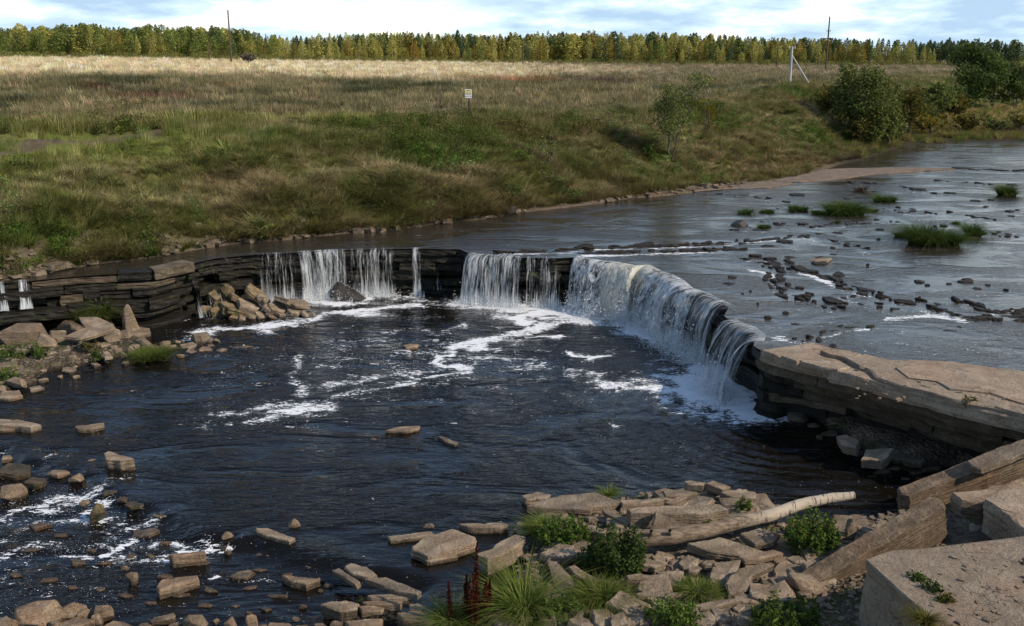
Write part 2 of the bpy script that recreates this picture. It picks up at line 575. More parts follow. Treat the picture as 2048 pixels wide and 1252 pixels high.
def zone_tint(px, row, v, X, Y):
    """base colour of what grows at a place: mown turf, tufted bank, weeds, dry straw brightened for the sunlit strip"""
    n1 = fbm(X * 0.12, Y * 0.12, 0, 3, 4)
    n2 = fbm(X * 0.5, Y * 0.5, 0, 8, 4)
    n3 = fbm(X * 0.035, Y * 0.02, 0, 21, 3)
    one = np.ones_like(X)[..., None]
    c = lambda *q: one * np.array(q)
    mix = lambda a, b, t: a * (1 - np.clip(t, 0, 1)[..., None]) + b * np.clip(t, 0, 1)[..., None]
    bank = mix(c(.13, .138, .038), c(.255, .215, .10), smooth(-.30, .40, n2 + 0.6 * n1))
    bank = mix(bank, c(.095, .130, .026), smooth(.05, .5, fbm(X * 0.2, Y * 0.2, 0, 61, 3)) * 0.85)
    bank = mix(bank, c(.185, .14, .06), smooth(.10, .5, fbm(X * 0.16, Y * 0.25, 0, 71, 3)) * smooth(200, 800, px + 0 * X) * .6)
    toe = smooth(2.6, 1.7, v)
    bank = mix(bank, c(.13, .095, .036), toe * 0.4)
    weeds = mix(c(.125, .125, .058), c(.215, .18, .09), smooth(-.4, .4, n2 + n3))
    weeds = mix(weeds, c(.055, .065, .030), smooth(.05, .45, n1) * 0.8)
    straw = mix(c(.60, .48, .27), c(.76, .63, .40), smooth(-.4, .4, n2))  # dry straw, raised in colour to carry the sunlight on the far strip
    straw = mix(straw, c(.22, .19, .07), smooth(.15, .5, n1) * 0.6)
    heath = mix(c(.20, .165, .09), c(.30, .25, .145), smooth(-.4, .4, n2))
    heath = mix(heath, c(.09, .095, .04), smooth(.1, .5, n1) * 0.7)
    turf = mix(c(.15, .17, .04), c(.20, .20, .06), smooth(-.4, .4, n2))
    e = row + 9 * n1 + 5 * n2
    far = mix(straw, heath, smooth(850, 1350, px + 200 * n3))
    lim = np.interp(px, [0, 500, 900, 1300, 2048], [152, 148, 158, 150, 150])
    out = mix(far, weeds, smooth(-7, 10, e - lim))
    top = np.interp(px, [-400, 0, 450, 760, 938, 1130, 1300, 1580, 1830], [250, 248, 238, 238, 232, 232, 222, 172, 150])
    out = mix(out, bank, smooth(-6, 10, e - top))
    # mown grass with the worn track on the left
    tm = smooth(255, 275, e) * smooth(480, 300, px + 80 * n1) * smooth(350, 325, row + 10 * n1 + (px - 0) * 0.02)
    tm2 = smooth(234, 242, row + 3 * n2) * smooth(256, 248, row + 3 * n2) * smooth(250, 330, px) * smooth(780, 740, px)
    out = mix(out, turf, np.maximum(tm, tm2 * 0.9))
    red = np.exp(-(((px - 300) / 75) ** 2 + ((row - 197) / 7) ** 2)) + .7 * np.exp(-(((px - 190) / 35) ** 2 + ((row - 178) / 8) ** 2))
    out = mix(out, c(.095, .040, .025), red * 0.95)
    rust = np.exp(-(((px - 1030) / 120) ** 2 + ((row - 160 - (px - 1030) * .03) / 6) ** 2))
    out = mix(out, c(.30, .16, .075), rust * 0.8)
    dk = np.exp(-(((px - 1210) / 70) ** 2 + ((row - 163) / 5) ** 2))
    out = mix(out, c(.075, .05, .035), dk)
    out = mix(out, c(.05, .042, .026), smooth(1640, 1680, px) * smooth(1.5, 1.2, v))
    marsh = smooth(1.2, 1.5, v) * smooth(1790, 1840, px) * smooth(205, 215, row)
    out = mix(out, mix(c(.17, .145, .045), c(.26, .205, .075), smooth(-.4, .4, n2)), marsh)
    return out, np.maximum(tm, tm2)



def ground_px(px, row):
    vv_ = np.linspace(1.0, 6.9, 700)
    P = ter(np.full(700, float(px)), vv_)
    return P[np.argmin(np.abs(proj(P)[1] - row))]


track = [ground_px(*q) for q in ((-60, 325), (60, 303), (150, 289), (235, 280), (330, 262))]
track2 = [ground_px(*q) for q in ((872, 234), (900, 218), (922, 207))]
XY = TP[..., :2].reshape(-1, 2)
d1, _ = seg_dist(XY, track)
d2, _ = seg_dist(XY, track2)
soil = np.maximum(smooth(1.0, 0.45, d1 + 0.35 * fbm(XY[:, 0] * 1.2, XY[:, 1] * 1.2, 0, 4, 3)), 0.9 * smooth(1.6, 0.8, d2 + 0.5 * fbm(XY[:, 0], XY[:, 1], 0, 4, 3)))
# the bare, crumbling toe of the bank on the left
bare_n = fbm(XY[:, 0] * 0.45, XY[:, 1] * 0.45, TP[..., 2].ravel() * 0.5, 44, 4)


def bareness(px, v, n):
    left = smooth(950, 650, px)
    b = left * smooth(2.95, 2.25, v + 0.35 * n) * smooth(-0.35, 0.15, n) + smooth(1.45, 1.2, v + 0.25 * n) * smooth(1700, 1640, px)
    b = np.maximum(b, smooth(1200, 1320, px) * smooth(2.1, 1.6, v + 0.4 * n) * smooth(1560, 1450, px) * 0.7)
    return np.clip(b, 0, 1)


bare = bareness(Uf, Vf, bare_n)
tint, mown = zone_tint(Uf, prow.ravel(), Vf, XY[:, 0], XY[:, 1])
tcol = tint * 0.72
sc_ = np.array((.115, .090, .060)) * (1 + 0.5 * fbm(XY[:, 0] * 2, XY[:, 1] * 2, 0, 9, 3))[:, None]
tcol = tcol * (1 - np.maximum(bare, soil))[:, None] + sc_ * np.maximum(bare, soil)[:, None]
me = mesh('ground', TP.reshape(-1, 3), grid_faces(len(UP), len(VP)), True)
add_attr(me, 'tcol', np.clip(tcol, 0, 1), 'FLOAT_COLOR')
t = NT('bank_ground')
n1 = t.noise(t.pos(), 2.3, 6, 0.65)
c = t.mix(1.0, t.attr('tcol').outputs['Color'], t.ramp(t.math('MULTIPLY_ADD', n1, 1.1, 0.35), [(0, 0.0), (1, 1.0)]), 'MULTIPLY')
M['ground'] = t.done(t.bsdf(c, 0.95, t.bump(n1, 0.8, 0.25), 0.1))
tag(link('ground', me, M['ground']), 'far river bank and field of grass rising to the forest', kind='structure')

# ------------------------------------------------------------------ the pool and the lower river (z = 0)
LIP_PAIRS = [  # lip of the rock shelf (px, row) and the place on the far shore it is joined to
    (-900, 640, -900, 600), (-500, 612, -500, 596), (-200, 584, -200, 572), (0, 566, 0, 553), (60, 561, 60, 546), (130, 554, 130, 533), (200, 549, 200, 522), (290, 545, 270, 510), (340, 537, 330, 499),
    (430, 516, 430, 487), (520, 508, 520, 477), (600, 504, 600, 469), (690, 500, 690, 461), (760, 498, 750, 456), (830, 497, 800, 451),
    (920, 498, 890, 440), (945, 509, 930, 436), (1000, 512, 980, 428), (1060, 515, 1030, 420), (1110, 516, 1090, 413), (1150, 514, 1140, 406), (1200, 523, 1200, 396),
    (1230, 526, 1280, 385), (1268, 533, 1340, 376), (1290, 531, 1400, 366), (1312, 543, 1460, 352), (1331, 548, 1510, 340),
    (1355, 561, 1560, 329), (1374, 578, 1610, 318), (1404, 586, 1660, 304), (1423, 598, 1710, 293), (1442, 605, 1760, 287),
    (1458, 614, 1800, 282), (1448, 630, 1830, 281), (1464, 644, 1860, 279), (1496, 655, 1900, 278), (1515, 669, 1940, 277),
    (1507, 690, 2000, 276), (1526, 702, 2080, 275), (1553, 709, 2300, 275), (1605, 722, 2500, 275), (1683, 740, 2700, 275),
    (1717, 748, 2800, 275), (1826, 779, 3000, 275), (1929, 806, 3200, 275), (2048, 832, 3500, 275), (2300, 900, 4000, 275), (2900, 1080, 4600, 275)]
LIPZ = WZ + 0.02
lip = np.array([at(a, b, LIPZ)[:2] for a, b, _, _ in LIP_PAIRS])
shore = np.array([at(a, b, LIPZ)[:2] for _, _, a, b in LIP_PAIRS])
lip_px = np.array([p[0] for p in LIP_PAIRS], float)
LI = len(lip) - 1


def lip_at(s):
    """position on the lip for a control index s (fractional)"""
    s = np.asarray(s, float)
    i = np.clip(np.floor(s).astype(int), 0, LI - 1)
    w = (s - i)[..., None]
    return lip[i] * (1 - w) + lip[i + 1] * w


def lip_index(px):
    for i in range(LI):
        if lip_px[i] <= px <= lip_px[i + 1]:
            return i + (px - lip_px[i]) / (lip_px[i + 1] - lip_px[i])
    return 0.0


def lip_normal(s, h=0.9):
    a, b = lip_at(np.clip(s - h, 0, LI)), lip_at(np.clip(s + h, 0, LI))
    d = b - a
    n = np.stack([d[..., 1], -d[..., 0]], -1)
    return n / np.linalg.norm(n, axis=-1, keepdims=True)


step = [at(*p, 0)[:2] for p in [(-400, 830), (-100, 868), (0, 892), (160, 948), (240, 985), (330, 1020), (420, 1068), (520, 1085), (660, 1112), (860, 1165), (900, 1300)]]
gx, gy = np.arange(-30, 24.01, 0.115), np.arange(11, 47.6, 0.115)
GX, GY = np.meshgrid(gx, gy, indexing='ij')
P2 = np.c_[GX.ravel(), GY.ravel()]
pool_px, pool_row = proj(np.c_[P2, np.zeros(len(P2))])
sd, ss = seg_dist(P2, step)
sgn = sd * ss                                    # negative: downstream, the lower water
drop = smooth(0.12, -0.42, sgn + 0.25 * fbm(P2[:, 0] * 1.3, P2[:, 1] * 1.3, 0, 3, 3))
pz = -0.2 * drop
rip = 0.012 * fbm(P2[:, 0] * 1.0, P2[:, 1] * 2.6, 0, 77, 3) + 0.006 * fbm(P2[:, 0] * 2.6, P2[:, 1] * 6.0, 0, 78, 2)
pz = pz + rip * (1 + 1.2 * drop)
# ring ripples running out from the standing waves at the right, towards the rubble
for cx, cy, lam, amp, r0, r1 in ((1560, 850, 0.58, 0.036, 1.5, 9), (430, 720, 0.7, 0.02, 1, 7), (1350, 900, 0.8, 0.008, 2, 9)):
    q = at(cx, cy, 0)
    rr = np.hypot(P2[:, 0] - q[0], P2[:, 1] - q[1])
    pz += amp * np.sin(rr * 2 * math.pi / lam + 1.6 * fbm(P2[:, 0] * .6, P2[:, 1] * .6, 0, 12, 2)) * smooth(r0 - 1, r0 + 1, rr) * smooth(r1, r0, rr)

foam = np.zeros(len(P2))
WARP = {}


def make_warp(P, k):
    WARP[len(P)] = k * np.stack([fbm(P[:, 0] * .8, P[:, 1] * .8, 0, 201, 4), fbm(P[:, 0] * .8, P[:, 1] * .8, 0, 202, 4)], -1)


make_warp(P2, 1.35)


def foam_line(pts, w, k, z=0.0):
    global foam
    k = 0.30 + (k - 0.30) * 0.95
    halo = 0.30 + (k - 0.30) * 0.55
    d, _ = seg_dist(P2 + WARP[len(P2)], [at(*p, z)[:2] for p in pts])
    foam = np.maximum(foam, np.maximum(k * np.exp(-(d / (1.25 * w)) ** 2), halo * np.exp(-(d / (2.9 * w)) ** 2)))


foam_line([(425, 668), (500, 656), (570, 645), (660, 630), (760, 617), (815, 610)], 0.75, 0.66)
foam_line([(690, 622), (780, 612), (830, 615)], 0.5, 0.66)
foam_line([(1250, 628), (1140, 640), (1050, 656), (980, 672), (930, 690), (890, 706), (880, 722), (905, 740), (890, 752)], 0.62, 0.68)
foam_line([(880, 752), (820, 765), (760, 780), (700, 790), (642, 792)], 0.55, 0.60)
foam_line([(960, 720), (905, 748), (850, 757), (800, 745)], 0.45, 0.60)
foam_line([(1000, 730), (1090, 742)], 0.4, 0.5)
foam_line([(905, 640), (870, 665), (900, 690), (960, 700)], 0.6, 0.5)
foam_line([(1050, 656), (1010, 690), (1000, 720), (1060, 735), (1130, 742)], 0.5, 0.52)
foam_line([(720, 790), (650, 800), (600, 812), (520, 815), (450, 828)], 0.8, 0.56)
foam_line([(850, 757), (780, 745), (720, 755), (640, 770)], 0.6, 0.52)
foam_line([(640, 815), (590, 822), (540, 832), (470, 846)], 0.75, 0.62)
foam_line([(480, 850), (560, 862), (620, 880)], 0.5, 0.46)
foam_line([(590, 700), (600, 735), (590, 765), (560, 790)], 0.55, 0.52)
foam_line([(700, 660), (680, 690), (620, 705)], 0.5, 0.42)
foam_line([(840, 640), (770, 660), (720, 668)], 0.5, 0.45)
foam_line([(1040, 672), (1110, 672)], 0.35, 0.7)
foam_line([(1170, 706), (1200, 710)], 0.22, 0.8)
foam_line([(1200, 716), (1235, 714)], 0.26, 0.86)
foam_line([(1140, 750), (1200, 752), (1270, 762), (1340, 775), (1400, 790)], 0.42, 0.58)
foam_line([(1230, 850), (1240, 862)], 0.18, 0.62)
foam_line([(1230, 640), (1300, 655), (1370, 690), (1420, 735), (1445, 780)], 1.25, 0.66)
foam_line([(1290, 660), (1350, 690), (1400, 740), (1440, 790), (1500, 810)], 0.7, 0.72)
foam_line([(1330, 760), (1400, 775), (1450, 795)], 1.0, 0.66)
foam_line([(930, 608), (1000, 612), (1100, 618), (1200, 622)], 1.2, 0.72)
foam_line([(1150, 625), (1230, 632), (1290, 645), (1350, 672), (1400, 705), (1440, 745)], 0.9, 0.98)
foam_line([(1420, 770), (1450, 800), (1500, 806)], 0.9, 1.0)
foam_line([(1380, 790), (1300, 778), (1210, 770)], 0.8, 0.66)
foam_line([(620, 604), (680, 603)], 0.5, 0.9)
foam_line([(700, 596), (790, 597)], 0.4, 0.7)
foam_line([(950, 603), (1040, 604), (1110, 606)], 0.45, 0.85)
foam_line([(560, 700), (700, 720), (860, 735), (1000, 745), (1120, 740)], 2.2, 0.40)
foam_line([(1040, 632), (1150, 628), (1230, 628)], 1.1, 0.78)
foam_line([(640, 602), (720, 598), (800, 600), (880, 602)], 0.5, 0.56)
foam_line([(300, 650), (400, 640), (470, 636)], 0.25, 0.5)
foam_line([(0, 640), (40, 640)], 0.4, 0.6)
# churned water below the little steps downstream
foam_line([(205, 965), (150, 985), (90, 990), (20, 1010)], 0.55, 0.60)
foam_line([(215, 1000), (150, 1020), (60, 1040), (0, 1050)], 0.5, 0.56)
foam_line([(290, 1045), (220, 1062), (120, 1085), (0, 1100)], 0.5, 0.52)
foam_line([(245, 1085), (210, 1095), (130, 1100)], 0.30, 0.62)
foam_line([(400, 1078), (350, 1085), (300, 1092)], 0.25, 0.68)
foam_line([(0, 905), (30, 900)], 0.3, 0.6)
foam_line([(80, 930), (120, 922)], 0.2, 0.6)
foam_line([(400, 1150), (430, 1145)], 0.12, 0.7)
foam_line([(480, 1155), (540, 1165)], 0.2, 0.5)
foam = np.maximum(foam, 0.37 * smooth(0.2, -0.5, sgn) * smooth(560, 200, pool_px))
foam = np.maximum(foam, 0.37 * smooth(960, 820, pool_row) * smooth(1500, 1200, pool_px) * smooth(200, 420, pool_px))
ctr = np.exp(-(((pool_px - 840) / 330) ** 2 + ((pool_row - 715) / 80) ** 2))
foam = np.maximum(foam, 0.30 + 0.165 * ctr)
me = mesh('pool_water', np.c_[P2, pz], grid_faces(len(gx), len(gy)), True)
add_attr(me, 'foam', foam)


def mat_water(name, base, foamy, fscale, bumps, rough=0.045, gl=0.5):
    t = NT(name)
    p = t.pos()
    fa = t.attr('foam').outputs['Fac']
    hs = None
    for (sx, sy, s, k) in bumps:
        h = t.math('MULTIPLY', t.noise(t.vmul(p, (sx, sy, 1)), s, 3, 0.55, 0.6), k)
        hs = h if hs is None else t.math('ADD', hs, h)
    calm = t.maprange(t.noise(t.vmul(p, (0.5, 1.0, 1.0)), 0.42, 3, 0.6, 0.8), 0.40, 0.60, 0.22, 1.15)
    hs = t.math('MULTIPLY', hs, calm)
    n = t.noise(t.vmul(p, (0.62, 1.5, 1.0)), fscale, 6, 0.64, 1.1)
    dots = t.noise(t.vmul(p, (1.0, 1.2, 1.0)), fscale * 4.5, 2, 0.5)
    brk = t.noise(t.vmul(p, (0.6, 1.2, 1.0)), 1.1, 3, 0.55)
    f = t.math('ADD', fa, t.math('MULTIPLY', t.math('SUBTRACT', dots, 0.5), 0.28))
    f = t.math('ADD', f, t.math('MULTIPLY', t.math('SUBTRACT', brk, 0.50), 0.50))
    mask = t.maprange(t.math('ADD', n, t.math('SUBTRACT', f, 0.5)), 0.54, 0.60)
    m2 = t.maprange(t.math('ADD', t.math('MULTIPLY', dots, 1.0), t.math('MULTIPLY', fa, 0.42)), 0.862, 0.885)
    mask = t.math('MAXIMUM', mask, m2)
    water = t.bsdf(base, rough, t.bump(hs, 1.0, 0.12), gl, IOR=1.333)
    fo = t.bsdf((0.70, 0.72, 0.74), 0.9, t.bump(t.noise(p, 30, 3), 0.4, 0.02), 0.1)
    return t.done(t.shmix(t.math('MULTIPLY', mask, foamy), water, fo))


M['pool'] = mat_water('dark_pool_water', (0.0055, 0.0045, 0.003), 0.93, 6.6, [(0.8, 2.2, 1.5, 0.9), (0.8, 2.4, 4.2, 0.34), (1, 1.6, 14, 0.045)])
tag(link('pool_water', me, M['pool']), 'dark peaty water of the pool below the falls', kind='structure')

# ------------------------------------------------------------------ the upper river on its rock shelf
s_par = np.concatenate([np.linspace(0, 3, 30, endpoint=False), np.linspace(3, LI - 2, 760, endpoint=False), np.linspace(LI - 2, LI, 30)])
t_par = np.linspace(0, 1, 230) ** 1.45
S2, T2 = np.meshgrid(s_par, t_par, indexing='ij')
ii = np.clip(np.floor(S2).astype(int), 0, LI - 1)
ww = (S2 - ii)[..., None]
Ls = lip[ii] * (1 - ww) + lip[ii + 1] * ww
Hs = shore[ii] * (1 - ww) + shore[ii + 1] * ww
Hs = Hs + (Hs - Ls) / np.linalg.norm(Hs - Ls, axis=-1, keepdims=True) * 1.5
RP = (Ls * (1 - T2[..., None]) + Hs * T2[..., None]).reshape(-1, 2)
RZ = WZ + 0.010 * fbm(RP[:, 0] * 0.8, RP[:, 1] * 1.6, 0, 5, 4)
P2 = RP
foam = np.full(len(RP), 0.30)
make_warp(RP, 0.35)
RIDGES = {   # low rock steps in the upper river: polyline, half width (m), how broken
    'a': ([(1150, 497), (1250, 494), (1348, 492), (1430, 487), (1500, 482), (1553, 476)], 0.22),
    'b': ([(1170, 506), (1260, 504), (1348, 502), (1420, 500), (1490, 499)], 0.25),
    'c': ([(1485, 516), (1553, 519), (1587, 536), (1638, 546), (1683, 570), (1724, 584), (1775, 598), (1843, 610), (1878, 625), (1963, 637), (2048, 634), (2150, 636)], 0.42),
    'd': ([(1929, 601), (1955, 612), (1980, 624), (2040, 622), (2120, 620)], 0.2),
    'e': ([(1539, 533), (1553, 546), (1543, 567), (1580, 591), (1632, 598), (1669, 618)], 0.30),
    'f': ([(1734, 652), (1690, 655), (1640, 668), (1628, 682), (1645, 699)], 0.16),
    'g': ([(1705, 576), (1715, 600), (1740, 612), (1800, 622)], 0.30),
    'h': ([(1560, 477), (1620, 470), (1680, 488), (1740, 500)], 0.15),
    'i': ([(1470, 455), (1530, 458), (1600, 450), (1660, 452), (1700, 446), (1790, 440)], 0.30),
    'j': ([(1700, 420), (1770, 420), (1850, 424), (1930, 432), (2000, 440)], 0.25),
    'k': ([(1440, 390), (1500, 392), (1560, 398), (1600, 405)], 0.3),
    'l': ([(1690, 362), (1790, 372), (1850, 382), (1900, 386)], 0.25),
    'm': ([(1880, 362), (1960, 366), (2048, 372)], 0.25),
    'n': ([(1930, 470), (1990, 468), (2048, 475)], 0.3),
    'o': ([(1000, 505), (1080, 503), (1150, 499)], 0.18),
    'p': ([(1910, 338), (1990, 340), (2048, 342), (2150, 344)], 0.3),
}
foam_line([(1000, 509), (1080, 508), (1140, 506)], 0.18, 0.60, WZ)
foam_line([(1160, 500), (1250, 498), (1348, 496), (1430, 492), (1553, 480)], 0.22, 0.60, WZ)
foam_line([(1180, 512), (1260, 510), (1350, 508), (1420, 506)], 0.30, 0.66, WZ)
foam_line([(1500, 540), (1530, 545), (1540, 556)], 0.45, 0.66, WZ)
foam_line([(1600, 545), (1640, 555), (1670, 572)], 0.30, 0.66, WZ)
foam_line([(1580, 600), (1640, 612)], 0.2, 0.5, WZ)
foam_line([(1490, 524), (1530, 524)], 0.2, 0.58, WZ)
foam_line([(1780, 640), (1840, 634), (1880, 632), (1940, 645)], 0.34, 0.64, WZ)
foam_line([(1690, 600), (1740, 620), (1800, 636)], 0.3, 0.50, WZ)
foam_line([(1740, 658), (1690, 662), (1640, 672)], 0.16, 0.62, WZ)
foam_line([(1560, 676), (1600, 684), (1630, 690)], 0.28, 0.62, WZ)
foam_line([(1590, 358), (1700, 362)], 0.25, 0.52, WZ)
foam_line([(1630, 325), (1660, 328)], 0.3, 0.62, WZ)
foam = np.maximum(foam, 0.345 * (smooth(340, 420, proj(np.c_[RP, np.full(len(RP), WZ)])[1]) * smooth(1500, 1650, proj(np.c_[RP, np.full(len(RP), WZ)])[0])))
for pts, hw in RIDGES.values():            # the water heaps a little at each step
    foam_line([(a - 4, b + 6) for a, b in pts], 0.30 + hw * .3, 0.46, WZ)
    d, _ = seg_dist(RP, [at(*p, WZ)[:2] for p in pts])
    RZ += 0.03 * np.exp(-(d / 0.35) ** 2) * fbm(RP[:, 0] * 3, RP[:, 1] * 3, 0, 41, 2)
me = mesh('upper_river_water', np.c_[RP, RZ], grid_faces(len(s_par), len(t_par))[:, ::-1].copy(), True)
add_attr(me, 'foam', foam)
M['river'] = mat_water('upper_river_water', (0.030, 0.025, 0.018), 0.85, 5.2, [(1.0, 1.8, 1.6, 0.30), (1.0, 2.0, 5.0, 0.18), (1, 1.3, 14, 0.05)], 0.10)
tag(link('upper_river_water', me, M['river']), 'shallow river sliding over the rock shelf above the falls', kind='structure')

# ------------------------------------------------------------------ the limestone ledge under the falls: layers of blocks
ledge = empty('limestone_ledge', (*lip_at(lip_index(830)), 0))
tag(ledge, 'layered limestone ledge curving round the pool under the falls', kind='structure')
bpy.context.view_layer.update()


def world_child(name, me, mat, parent):
    o = link(name, me, mat, parent)
    o.matrix_parent_inverse = parent.matrix_world.inverted()
    return o


S_L, S_F0, S_F1, S_R0 = lip_index(340), lip_index(430), lip_index(1515) + 0.2, lip_index(1553)


def block_mesh(front, back, z0, z1, sd):
    """block between a front polyline and a back polyline; edges chipped, front face uneven"""
    r = np.random.default_rng(sd)
    n = len(front)
    rings = []
    ring0 = np.concatenate([front, back[::-1]])
    cen = ring0.mean(0)
    for z, ins in ((z0, 0.03), (z0 + 0.3 * (z1 - z0), -0.012), (z0 + 0.62 * (z1 - z0), 0.02), (z1 - 0.045, 0.0), (z1, 0.045)):
        jit = r.normal(0, 0.022, ring0.shape)
        d = cen - ring0
        d /= np.linalg.norm(d, axis=1, keepdims=True) + 1e-6
        rings.append(np.c_[ring0 + d * ins + jit, np.full(len(ring0), z) + r.normal(0, 0.008, len(ring0))])
    V = np.concatenate(rings)
    m = len(ring0)
    Fc = []
    for k in range(len(rings) - 1):
        for i in range(m):
            j = (i + 1) % m
            Fc.append((k * m + i, k * m + j, (k + 1) * m + j, (k + 1) * m + i))
    Fc.append(tuple(range((len(rings) - 1) * m, len(rings) * m)))
    # fronts run with the pool on the right hand: flip so that faces look outwards
    return mesh('ledge_block', V, [f[::-1] for f in Fc] if True else Fc)


def arc_table():
    s = np.linspace(lip_index(-190), LI - 0.4, 4000)
    p = lip_at(s)
    a = np.r_[0, np.cumsum(np.hypot(*np.diff(p, axis=0).T))]
    return s, a


sT, aT = arc_table()
TOT = aT[-1]
LAY = [(-0.45, 0.02), (0.02, 0.40), (0.40, 0.72), (0.72, 1.12), (1.12, 1.50), (1.50, 1.84), (1.84, 2.13)]


def prof_offset(s, k):
    """how far layer k stands out (+) or is hollowed (-) along the ledge"""
    left = smooth(S_F0 - .2, S_L - 1.0, s)
    right = smooth(S_F1, S_R0 + 1.2, s)
    fall = 1 - left - right
    ol = [0.55, 0.30, 0.42, 0.50, 0.10, 0.16, 0.04][k]
    of = [-0.10, -0.30, -0.38, -0.30, -0.22, -0.12, -0.02][k]
    orr = [-0.35, -1.30, -1.20, -0.85, -0.42, -0.04, 0.03][k]
    return left * ol + fall * of + right * orr


ks = 0
for k, (z0, z1) in enumerate(LAY):
    a = 0.0
    while a < TOT:
        L = rng.uniform(0.5, 2.2) if rng.random() < .6 else rng.uniform(2, 4.5)
        if np.interp(a, aT, sT) > S_R0 - .5: L *= 1.7
        if np.interp(a, aT, sT) < S_F0: L = rng.uniform(.3, 1.3) if rng.random() < .55 else rng.uniform(1.3, 3.5)
        b = min(a + L, TOT)
        n = max(3, int((b - a) / 0.3) + 1)
        s = np.interp(np.linspace(a + 0.012, b - 0.012, n), aT, sT)
        p, nn = lip_at(s), lip_normal(s)
        off = prof_offset(s, k) + rng.normal(0, (0.30 if rng.random() < .4 else .13) if k < 5 else 0.09)
        off = off + 0.05 * fbm(p[:, 0] * 2, p[:, 1] * 2, k * 3.1, 6, 3)
        smid = s.mean()
        if k >= 5 and S_F0 < smid < S_F1:
            off = np.minimum(off, 0.0)
        fr = p + nn * off[:, None]
        bk = p - nn * (0.75 if k == 6 and s.mean() < S_L + 0.4 else 1.9)
        dz = rng.normal(0, 0.03)
        leftpart, rightpart = smid < S_L + 0.4, smid > S_R0 - 0.3
        top = z1 + dz - 0.006
        if k == 6 and leftpart and smid > lip_index(160):
            top = WZ + 0.05 + abs(dz)
        if k == 6 and rightpart:
            top = WZ + 0.035 + abs(dz) * 0.5
        if k == 6 and S_L + 0.4 < smid <= S_R0 - 0.3:
            top = WZ - 0.07
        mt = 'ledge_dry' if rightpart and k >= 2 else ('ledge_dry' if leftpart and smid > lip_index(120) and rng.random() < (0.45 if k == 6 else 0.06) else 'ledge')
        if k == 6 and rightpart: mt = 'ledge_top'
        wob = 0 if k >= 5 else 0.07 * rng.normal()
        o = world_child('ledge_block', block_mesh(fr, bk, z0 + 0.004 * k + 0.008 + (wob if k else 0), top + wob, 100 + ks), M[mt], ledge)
        ks += 1
        a = b
# the rock mass behind the blocks
s = np.linspace(lip_index(-190), LI - 0.45, 120)
p, nn = lip_at(s), lip_normal(s)
fr, bk = p - nn * 1.35, p - nn * 3.2
V = np.concatenate([np.c_[fr, np.full(120, -0.6)], np.c_[fr, np.full(120, WZ - 0.13)], np.c_[bk, np.full(120, WZ - 0.13)]])
Fc = [(i, i + 1, 120 + i + 1, 120 + i) for i in range(119)] + [(120 + i, 121 + i, 241 + i, 240 + i) for i in range(119)]
world_child('rock_core', mesh('rock_core', V, Fc), M['ledge'], ledge)

# ------------------------------------------------------------------ the falls
def mat_fall(name, c0, c1, fine, vf=0.55):
    t = NT(name)
    uv = t.n.new('ShaderNodeUVMap').outputs[0]
    dn = t.attr('dens').outputs['Fac']
    warp = t.noise(t.vmul(uv, (1.2, 0.8, 1)), 1.5, 3, 0.6)
    cv = t.n.new('ShaderNodeCombineXYZ')
    sp = t.n.new('ShaderNodeSeparateXYZ')
    t.l.new(uv, sp.inputs[0])
    t.l.new(t.math('ADD', sp.outputs[0], t.math('MULTIPLY', warp, 0.16)), cv.inputs[0])
    t.l.new(sp.outputs[1], cv.inputs[1])
    a = t.noise(t.vmul(cv.outputs[0], (fine, vf, 1)), 1.0, 4, 0.68, 0.4)
    b = t.noise(t.vmul(cv.outputs[0], (fine * 3.2, vf * 3.6, 1)), 1.0, 3, 0.7)
    g = t.noise(t.vmul(cv.outputs[0], (1.3, 0.35, 1)), 1.0, 2, 0.5)
    v = t.math('ADD', t.math('ADD', t.math('MULTIPLY', a, 0.5), t.math('MULTIPLY', b, 0.28)), t.math('MULTIPLY', g, 0.22))
    al = t.maprange(t.math('ADD', v, t.math('SUBTRACT', dn, 0.5)), 0.47, 0.66)
    col = t.mix(t.maprange(b, 0.35, 0.65), c0, c1)
    col = t.mix(t.maprange(g, 0.35, 0.65, 0.45, 0.0), col, t.mix(1.0, col, (0.55, 0.62, 0.68), 'MULTIPLY'))
    d = t.bsdf(col, 0.35, t.bump(v, 0.9, 0.15), 0.3)
    tl = t.n.new('ShaderNodeBsdfTranslucent')
    t.l.new(col, tl.inputs[0])
    sh = t.shmix(0.35, d, tl.outputs[0])
    tr = t.n.new('ShaderNodeBsdfTransparent')
    return t.done(t.shmix(t.math('MULTIPLY', al, 0.95), tr.outputs[0], sh))


M['fall'] = mat_fall('falling_water', (0.58, 0.63, 0.66), (0.88, 0.89, 0.88), 8.0)
M['froth'] = mat_fall('frothing_water', (0.62, 0.66, 0.68), (0.90, 0.90, 0.88), 4.0, 1.5)
M['fall_peat'] = mat_fall('peat_tinted_falling_water', (0.62, 0.58, 0.46), (0.90, 0.88, 0.80), 4.5, 1.3)


